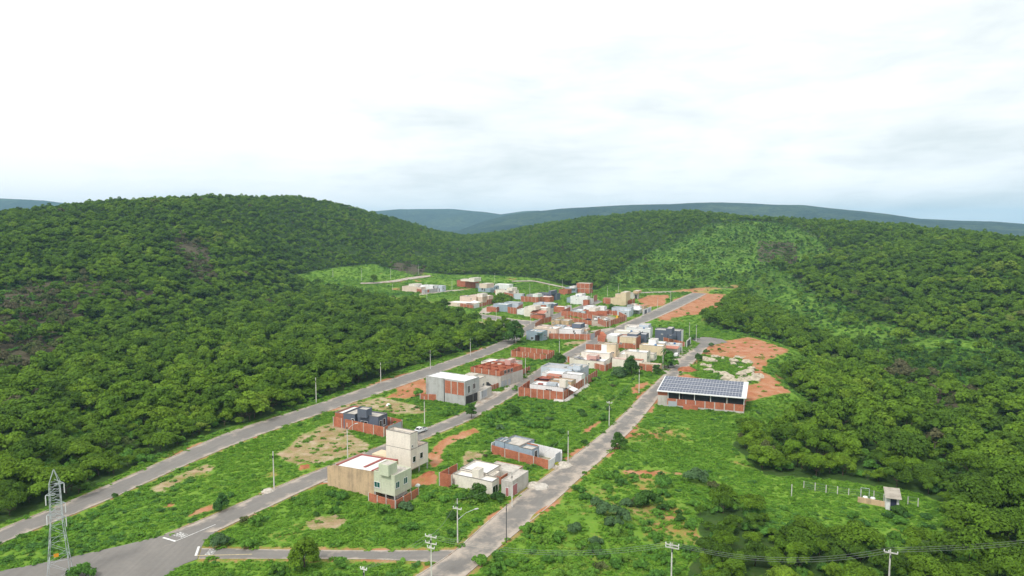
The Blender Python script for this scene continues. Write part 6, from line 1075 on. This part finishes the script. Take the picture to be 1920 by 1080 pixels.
# ---------------------------------------------------------------- the woods
gen = np.random.default_rng(5)
def scatter(sp, rmin, rmax, amax=52):
    n = int(2 * rmax / sp) + 2; gx, gy = np.meshgrid(np.arange(n) * sp - rmax, np.arange(n // 2 + 1) * sp); x = (gx + gen.uniform(-.46, .46, gx.shape) * sp).ravel(); y = (gy + gen.uniform(-.46, .46, gx.shape) * sp).ravel()
    r = np.hypot(x, y); k = (r > rmin) & (r < rmax) & (np.abs(np.degrees(np.arctan2(x, y))) < amax); return x[k], y[k]
def woods():
    xs, ys = [], []
    for sp, a, b in ((3.9, 95, 420), (4.4, 420, 800), (4.9, 800, 1650)): x, y = scatter(sp, a, b); xs.append(x); ys.append(y)
    x = np.concatenate(xs); y = np.concatenate(ys); z = terrain(x, y); px, py, d, op, hill, dry = zones(x, y, z); r = np.hypot(x, y)
    col = np.clip(px, -900, 2300); D = np.interp(col, DX, DD); keep = (~op) & (r < D + 130) & (px > -620) & (px < 2540) & (py < 1330)
    u = gen.uniform(0, 1, len(x)); gap = fbm(x, y, 38, 121, 3); keep &= np.where(hill, u < .24 + .5 * (gap > .57), np.where(dry, u < .42, u < np.where(gap < .36, .66, .97)))
    bq = proj(x, y, z); eb = np.full(len(x), 1e9)
    for (x0, y0), (x1, y1) in zip(EDGE[:-1], EDGE[1:]):
        dx, dy = x1 - x0, y1 - y0; q = np.clip(((x - x0) * dx + (y - y0) * dy) / (dx * dx + dy * dy), 0, 1); eb = np.minimum(eb, np.hypot(x - x0 - q * dx, y - y0 - q * dy))
    keep &= ~keepout(x, y, KEEP) & ~((eb < 9) & (py > 640)) & ~in_any(bq[0], bq[1], P_RED)
    x, y, z, px, py, d, hill, dry, r, gap = (q[keep] for q in (x, y, z, px, py, d, hill, dry, r, gap)); n = len(x); u = gen.uniform(0, 1, n)
    idx = gen.integers(0, 6, n); big = (.46 + .95 * gen.uniform(0, 1, n) ** 1.9 + .3 * (fbm(x, y, 60, 131, 2) - .5)) * np.where((py > 880) & (px < 1800) & (px > 1000), .66, 1.0) * np.where(r > 700, .84, 1.0); s = np.stack((big * gen.uniform(.85, 1.15, n), big * gen.uniform(.85, 1.15, n), big * gen.uniform(.8, 1.2, n)), 1)
    idx = np.where(hill & (u < .75), 6 + gen.integers(0, 3, n), idx); idx = np.where(dry & (u < .72), 9 + gen.integers(0, 2, n), idx); idx = np.where((idx < 6) & (gen.uniform(0, 1, n) < .012), 9 + gen.integers(0, 2, n), idx)
    rot = gen.uniform(0, 6.283, n)
    inf = (px > -10) & (px < 1930) & (py - 6 * FPX / d < 1090) & (idx < 6); order = np.argsort(np.where(inf, r, 1e9))[:300]; one = np.zeros(n, bool); one[order] = True
    # nearest trees one by one
    lab = ['broad green tree in the dense woodland on the near forest edge', 'wide flat crowned tree in the dense woodland on the near forest edge', 'tall rounded tree in the dense woodland on the near forest edge', 'very wide spreading tree in the dense woodland on the near forest edge', 'smaller flat crowned tree in the dense woodland on the near forest edge', 'high domed tree in the dense woodland on the near forest edge']
    roots = []
    for k in range(6):
        t = thing('forest_tree', lab[k], 'tree', (0, 0, 0), 'trees along the near edge of the woods'); a = bpy.data.objects.new('crown', NEARC[k]); b = bpy.data.objects.new('trunk', NEART[k])
        for q in (a, b): C.objects.link(q); q.parent = t
        roots.append(t)
    used = [False] * 6
    for i in order:
        k = int(idx[i]); t = roots[k] if not used[k] else copy_tree(roots[k]); used[k] = True; t.location = (x[i], y[i], z[i]); t.scale = [float(c) for c in s[i]]; t.rotation_euler = (0, 0, rot[i])
    for k in range(6):
        if not used[k]:
            for q in list(roots[k].children): bpy.data.objects.remove(q)
            bpy.data.objects.remove(roots[k])
    m = ~one; X, Y, Z_, I, R2, S = x[m], y[m], z[m], idx[m], rot[m], s[m]
    # low growth between the trunks and along the edge
    ux, uy = scatter(4.0, 95, 620); uz = terrain(ux, uy); ax, ay, ad, aop, ahill, adry = zones(ux, uy, uz); k = (~aop) & (gen.uniform(0, 1, len(ux)) < np.where(ahill, .3, .55)) & (ax > -620) & (ax < 2540) & ~keepout(ux, uy, KEEP); n2 = int(k.sum()); bs = gen.uniform(.5, 1.1, n2)
    hx, hy = scatter(5.0, 500, 1250, 38); hz = terrain(hx, hy); bx_, by_, _, _, hh, _ = zones(hx, hy, hz); kk = hh & (gen.uniform(0, 1, len(hx)) < .6); n3 = int(kk.sum()); hs = gen.uniform(.35, .9, n3)
    stuff('forest', np.concatenate((np.stack((X, Y, Z_), 1), np.stack((ux[k], uy[k], uz[k]), 1), np.stack((hx[kk], hy[kk], hz[kk]), 1))), FAR + SAV + DRYT + UNDER, np.concatenate((I, 11 + gen.integers(0, 3, n2), 11 + gen.integers(0, 3, n3))), np.concatenate((R2, gen.uniform(0, 6.28, n2 + n3))), np.concatenate((S, np.stack((bs, bs, bs), 1), np.stack((hs, hs, hs), 1))), 'dense green woodland covering the hills')
    print('trees', n, 'under', n2 + n3)
woods()
# ---------------------------------------------------------------- trees and shrubs that stand by themselves
def tree_at(name, label, px, py, wpx, hpx, k=0, m='leaf_forest', group=None):
    p = GT(px, py); dep = p[1] * cP - (p[2] - CAM_H) * sP; mp = dep / FPX; R_ = wpx * mp / 2; h = hpx * mp * 1.03; z0 = h * .03; t = thing(name, label, 'tree', p, group); V, T = crown_data(700 + k, R_ * .93, h * .84, z0, 24, 110, max(.2, R_ * .09), .85, edge=.98)
    a = bpy.data.objects.new('crown', leaf_mesh('crown', V, T, m)); C.objects.link(a); a.parent = t; b = bpy.data.objects.new('trunk', trunk_mb(800 + k, h * .34, max(.12, h * .03), R_, h * .5).mesh('trunk', 'bark')); C.objects.link(b); b.parent = t; t.rotation_euler = (0, 0, k * 1.3); return t
tree_at('roadside_tree', 'large dark tree hanging over the outer road below the small blue grey house', 964, 643, 46, 40, 1, 'leaf_dark'); tree_at('roadside_tree', 'small dark tree on the right edge of the middle road above the pickup', 884, 785, 22, 31, 2, 'leaf_dark'); tree_at('street_tree', 'dense dark green tree beside the second street below the brick walled plot', 1047, 689, 38, 27, 3, 'leaf_dark'); tree_at('leafy_tree', 'dark green bushy tree in front of the cream house with the red arch', 1184, 700, 36, 34, 4, 'leaf_dark'); tree_at('leafy_tree', 'bright green spreading tree over the silver car', 1253, 690, 38, 32, 5, 'leaf_bush'); tree_at('leafy_tree', 'dark small tree right of the low brick wall with white pillars', 1231, 702, 18, 22, 6, 'leaf_dark'); tree_at('street_tree', 'dark tree on the right verge of the near street, opposite the white gate wall', 1161, 842, 32, 33, 7, 'leaf_dark'); tree_at('young_tree', 'small round tree on the grass by the middle road junction', 416, 957, 30, 33, 8, 'leaf_bush'); tree_at('roadside_tree', 'irregular green tree at the lower edge of the cross street', 570, 1066, 60, 62, 9, 'leaf_forest'); tree_at('leafy_tree', 'dull green round tree in front of the cream front house', 897, 938, 40, 32, 10, 'leaf_dark'); tree_at('field_tree', 'wide bushy tree on the grass below the cream tower house in the upper village', 944, 570, 40, 19, 11, 'leaf_forest'); tree_at('field_tree', 'lone round tree on the far clearing by the path', 701, 531, 15, 21, 12, 'leaf_forest'); tree_at('skyline_tree', 'lone flat topped tree standing on the right skyline', 1684, 424, 14, 14, 13, 'leaf_dark'); tree_at('leafy_tree', 'grey green bush tree below the low brick wall at the leafy corner', 1160, 706, 30, 20, 14, 'leaf_blue'); tree_at('leafy_tree', 'dark tree behind the pale blue house and the grey shed', 1146, 587, 18, 20, 15, 'leaf_dark')
def palm(px, yb, yt):
    p = G(px, yb); h = hgt(px, yb, yt); t = thing('palm_tree', 'slender palm tree beside the concrete pole at the leafy corner', 'palm', p); M = MB(); M.tube([p, p + (0, .1, h * .5), p + (.1, .2, h * .86)], [.22, .17, .14], 7); part('trunk', M, 'bark_pale', t); M = MB(); c = p + np.array((.1, .2, h * .86)); g = random.Random(4)
    for k in range(15):
        a = k * .42 + g.uniform(-.2, .2); el = g.uniform(.1, 1.1); L_ = g.uniform(1.9, 2.6); d = np.array((math.cos(a), math.sin(a), 0)); s = np.array((-d[1], d[0], 0)); pts = [c + d * L_ * u_ * math.cos(el * .6) + np.array((0, 0, L_ * (u_ * math.sin(el) - u_ * u_ * .95))) for u_ in (0, .35, .7, 1)]
        for i in range(3): w0, w1 = (.12, .36, .3, .05)[i], (.12, .36, .3, .05)[i + 1]; M.quad(pts[i] - s * w0, pts[i] + s * w0, pts[i + 1] + s * w1, pts[i + 1] - s * w1)
    part('frond', M, 'leaf_bush', t)
palm(1246, 691, 650)
def shrub(me, px, py, wpx, label, hs=1.0, group=None):
    p = GT(px, py); dep = p[1] * cP - (p[2] - CAM_H) * sP; s = wpx * dep / FPX / 3.2; o = bpy.data.objects.new('shrub', me); C.objects.link(o); o.location = p; o.scale = (s, s, s * hs); o.rotation_euler = (0, 0, px * .7); KEEP.append([(p[0] - s, p[1] - s), (p[0] + s, p[1] - s), (p[0] + s, p[1] + s), (p[0] - s, p[1] + s)]); return tag(o, label, 'shrub', group)
for me, px, py, w, lab, *hh in [(BUSH[0], 150, 1084, 52, 'green shrub at the foot of the pylon by the junction'), (BUSHB[0], 1118, 948, 26, 'blue green shrub, upper one of those right of the near street'), (BUSHB[1], 1141, 968, 44, 'wide blue green shrub in the middle of the bushy slope'), (BUSHB[0], 1168, 975, 34, 'blue green shrub right of the wide one on the bushy slope'), (BUSHB[1], 1075, 996, 28, 'grey green shrub among small red soil patches'), (BUSHB[0], 1116, 1022, 26, 'blue green shrub low on the bushy slope, above the cables'), (BUSHB[1], 1150, 988, 32, 'grey green shrub on top of the earth mound'), (BUSHR[0], 1192, 948, 30, 'grey dry shrub on the bushy slope'), (BUSHD[0], 1212, 950, 50, 'large dark brushy shrub on the bushy slope'), (BUSH[2], 1245, 912, 40, 'dense green shrub below the dirt path'), (BUSHB[0], 1305, 905, 44, 'grey green spreading shrub at the end of the dirt path'), (BUSHR[1], 1338, 915, 26, 'pale dry bush at the end of the dirt path'),
        (BUSHD[0], 1308, 677, 17, 'dark round shrub by the upper street near the boulders', 1.4), (BUSHD[1], 1324, 662, 13, 'dark reddish green shrub above the round one by the turning circle'), (BUSHB[0], 1334, 650, 12, 'grey green shrub at the edge of the turning circle'), (BUSHD[0], 1349, 657, 8, 'tiny dark shrub on red earth beyond the turning circle'), (BUSH[1], 1276, 700, 9, 'green shrub left of the dark red earth heap'), (BUSH[3], 1302, 637, 20, 'green shrub beside the white pillared gate of the big grey house'), (BUSHY[0], 1044, 874, 14, 'yellow flowering shrub beside the white gate wall'), (BUSHD[0], 932, 940, 30, 'dark shrub with reddish leaves at the corner of the cream front house'), (BUSH[0], 700, 808, 22, 'green shrub in front of the dark grey house wall', 1.5), (BUSH[1], 746, 800, 18, 'green shrub inside the gate of the dark grey house', 1.4), (BUSHD[1], 1098, 833, 16, 'dark shrub with yellow flowers by the near street'), (BUSH[2], 786, 742, 22, 'green bush at the left end of the grey two storey house'), (BUSH[3], 966, 732, 14, 'round green shrub at the front corner of the raised brick plot', 1.3), (BUSHD[0], 214, 933, 14, 'small dark shrub on the verge of the outer road'), (BUSHD[0], 958, 778, 34, 'large dark bramble shrub on the slope right of the middle road'), (BUSH[1], 640, 1062, 34, 'green shrub on the verge below the cross street'), (BUSHD[1], 690, 895, 12, 'small dark shrub at the foot of the pale green house wall'), (BUSH[0], 835, 780, 20, 'green shrub by the middle road below the grey two storey house'), (BUSH[2], 1290, 590, 9, 'small dark shrub on the upper red earth patch'), (BUSHR[0], 458, 980, 24, 'brown dry shrub on the verge at the road junction')]: shrub(me, px, py, w, lab, *(hh or [1.0]))
def fields():
    x, y = scatter(3.1, 100, 660); z = terrain(x, y); px, py, d, op, hill, dry = zones(x, y, z); r = np.hypot(x, y); wx, wy = warp(x, y, 3, 14, 71); qx, qy, _ = proj(wx, wy, z)
    bare = in_any(qx, qy, P_RED) | in_any(qx, qy, P_TAN); lush = pinp(px, py, [(380, 1030), (470, 960), (620, 930), (700, 945), (800, 935), (940, 950), (945, 1000), (850, 1032)]) | pinp(px, py, [(860, 1090), (1060, 930), (1160, 870), (1300, 900), (1330, 930), (1300, 965), (1310, 1005), (1290, 1065), (1270, 1400), (850, 1400)]) | pinp(px, py, [(900, 780), (980, 740), (1056, 765), (1120, 705), (1190, 700), (1190, 730), (1100, 815), (1070, 860), (1000, 820), (930, 820)]) | pinp(px, py, [(1290, 950), (1370, 938), (1480, 985), (1580, 975), (1640, 965), (1700, 962), (1790, 955), (1775, 1000), (1660, 1045), (1570, 1015), (1450, 985), (1300, 1000)]) | pinp(px, py, [(330, 1068), (780, 1058), (740, 1400), (300, 1400)])
    dense = fbm(x, y, 22, 151, 3); prob = np.where(lush, np.clip((dense - .32) * 2.8, .10, .85), np.clip((dense - .58) * 1.5, .012, .25)); k = op & ~bare & (gen.uniform(0, 1, len(x)) < prob) & ~keepout(x, y, KEEP) & ~keepout(x, y, LOTS) & (px > -150) & (px < 2000) & (py < 1150)
    x, y, z, px, py, d, r, lush, dense = (q[k] for q in (x, y, z, px, py, d, r, lush, dense)); n = len(x); s = gen.uniform(.3, .75, n) * np.where(lush, 1.45, .75); inf = (px > 5) & (px < 1915) & (py < 1078); show = np.where(inf, s / d, 0); order = np.argsort(-show)[:260]; one = np.zeros(n, bool); one[order] = True
    P_ = BUSH + BUSHB + BUSHD + BUSHR; w = np.array([.22, .22, .22, .22, .02, .02, .03, .03, .02, .01]); idx = gen.choice(10, n, p=w / w.sum()); rot = gen.uniform(0, 6.28, n)
    for i in order:
        o = bpy.data.objects.new('shrub', P_[idx[i]]); C.objects.link(o); o.location = (x[i], y[i], z[i] - .05); o.scale = (s[i], s[i], s[i] * gen.uniform(.8, 1.2)); o.rotation_euler = (0, 0, rot[i]); tag(o, ('green leafy shrub growing wild on the grassy plots between the streets' if idx[i] < 4 else 'bluish green shrub growing wild on the grassy plots between the streets' if idx[i] < 6 else 'dark green shrub growing wild on the grassy plots between the streets' if idx[i] < 8 else 'dry brownish shrub growing wild on the grassy plots between the streets'), 'shrub', 'wild shrubs on the grassy plots')
    m = ~one; stuff('undergrowth', np.stack((x[m], y[m], z[m] - .05), 1), P_, idx[m], rot[m], np.stack((s[m],) * 3, 1), 'small wild shrubs over the grassy plots')
    # grass and weeds
    X, Y = [], []
    for sp, a, b in ((1.0, 105, 260), (1.5, 260, 420), (2.4, 420, 700), (3.2, 700, 960)): q, w_ = scatter(sp, a, b); X.append(q); Y.append(w_)
    x = np.concatenate(X); y = np.concatenate(Y); px, py, _ = proj(x, y, np.zeros(len(x))); k = (px > -420) & (px < 2240) & (py < 1230); x, y = x[k], y[k]; z = terrain(x, y); verge = keepout(x, y, BIG); px, py, d, op, hill, dry = zones(x, y, z); wx, wy = warp(x, y, 4, 14, 71); qx, qy, _ = proj(wx, wy, z); bare = in_any(qx, qy, P_RED); tan = in_any(qx, qy, P_TAN); sp = fbm(x, y, 16, 81, 3)
    k = (op | hill) & (gen.uniform(0, 1, len(x)) < np.where(bare, .03, np.where(tan, .09, np.where(sp > .66, .4, .85))) * np.where(verge, .22, 1)) & ~keepout(x, y, KEEP) & ~keepout(x, y, LOTS); x, y, z = x[k], y[k], z[k]; n = len(x); s = gen.uniform(.55, 1.25, n) * np.where(np.hypot(x, y) > 260, 1.25, 1.0) * np.where(np.hypot(x, y) > 600, 1.4, 1.0); hgt_ = gen.uniform(.4, 1.0, n) * (0.45 + 1.0 * fbm(x, y, 12, 171, 3)); dn = fbm(x, y, 26, 181, 3); idx = np.where(gen.uniform(0, 1, n) < np.clip((dn - .5) * 2.5, .03, .3), 4 + gen.integers(0, 2, n), gen.integers(0, 4, n))
    stuff('grass', np.stack((x, y, z - .03), 1), WEED, idx, gen.uniform(0, 6.28, n), np.stack((s, s, s * hgt_), 1), 'lush green grass and weeds'); print('shrubs', int(m.sum()), 'grass', n)
fields()
# ---------------------------------------------------------------- humid air
def haze():
    x0, x1, y0, y1, z0, z1 = -12000, 12000, -12000, 12000, -42, 350; me = bpy.data.meshes.new('haze'); v = [(x, y, z) for z in (z0, z1) for y in (y0, y1) for x in (x0, x1)]; me.from_pydata(v, [], [(0, 2, 3, 1), (4, 5, 7, 6), (0, 1, 5, 4), (1, 3, 7, 5), (3, 2, 6, 7), (2, 0, 4, 6)])
    m, nt, o = newmat('haze'); p = nt.nodes.new('ShaderNodeVolumePrincipled'); p.inputs['Color'].default_value = (0.46, 0.77, 1.0, 1); p.inputs['Density'].default_value = 0.000105; p.inputs['Anisotropy'].default_value = 0.0; nt.links.new(p.outputs[0], o.inputs['Volume']); me.materials.append(m)
    ob = bpy.data.objects.new('haze', me); C.objects.link(ob); ob['kind'] = 'stuff'
haze()
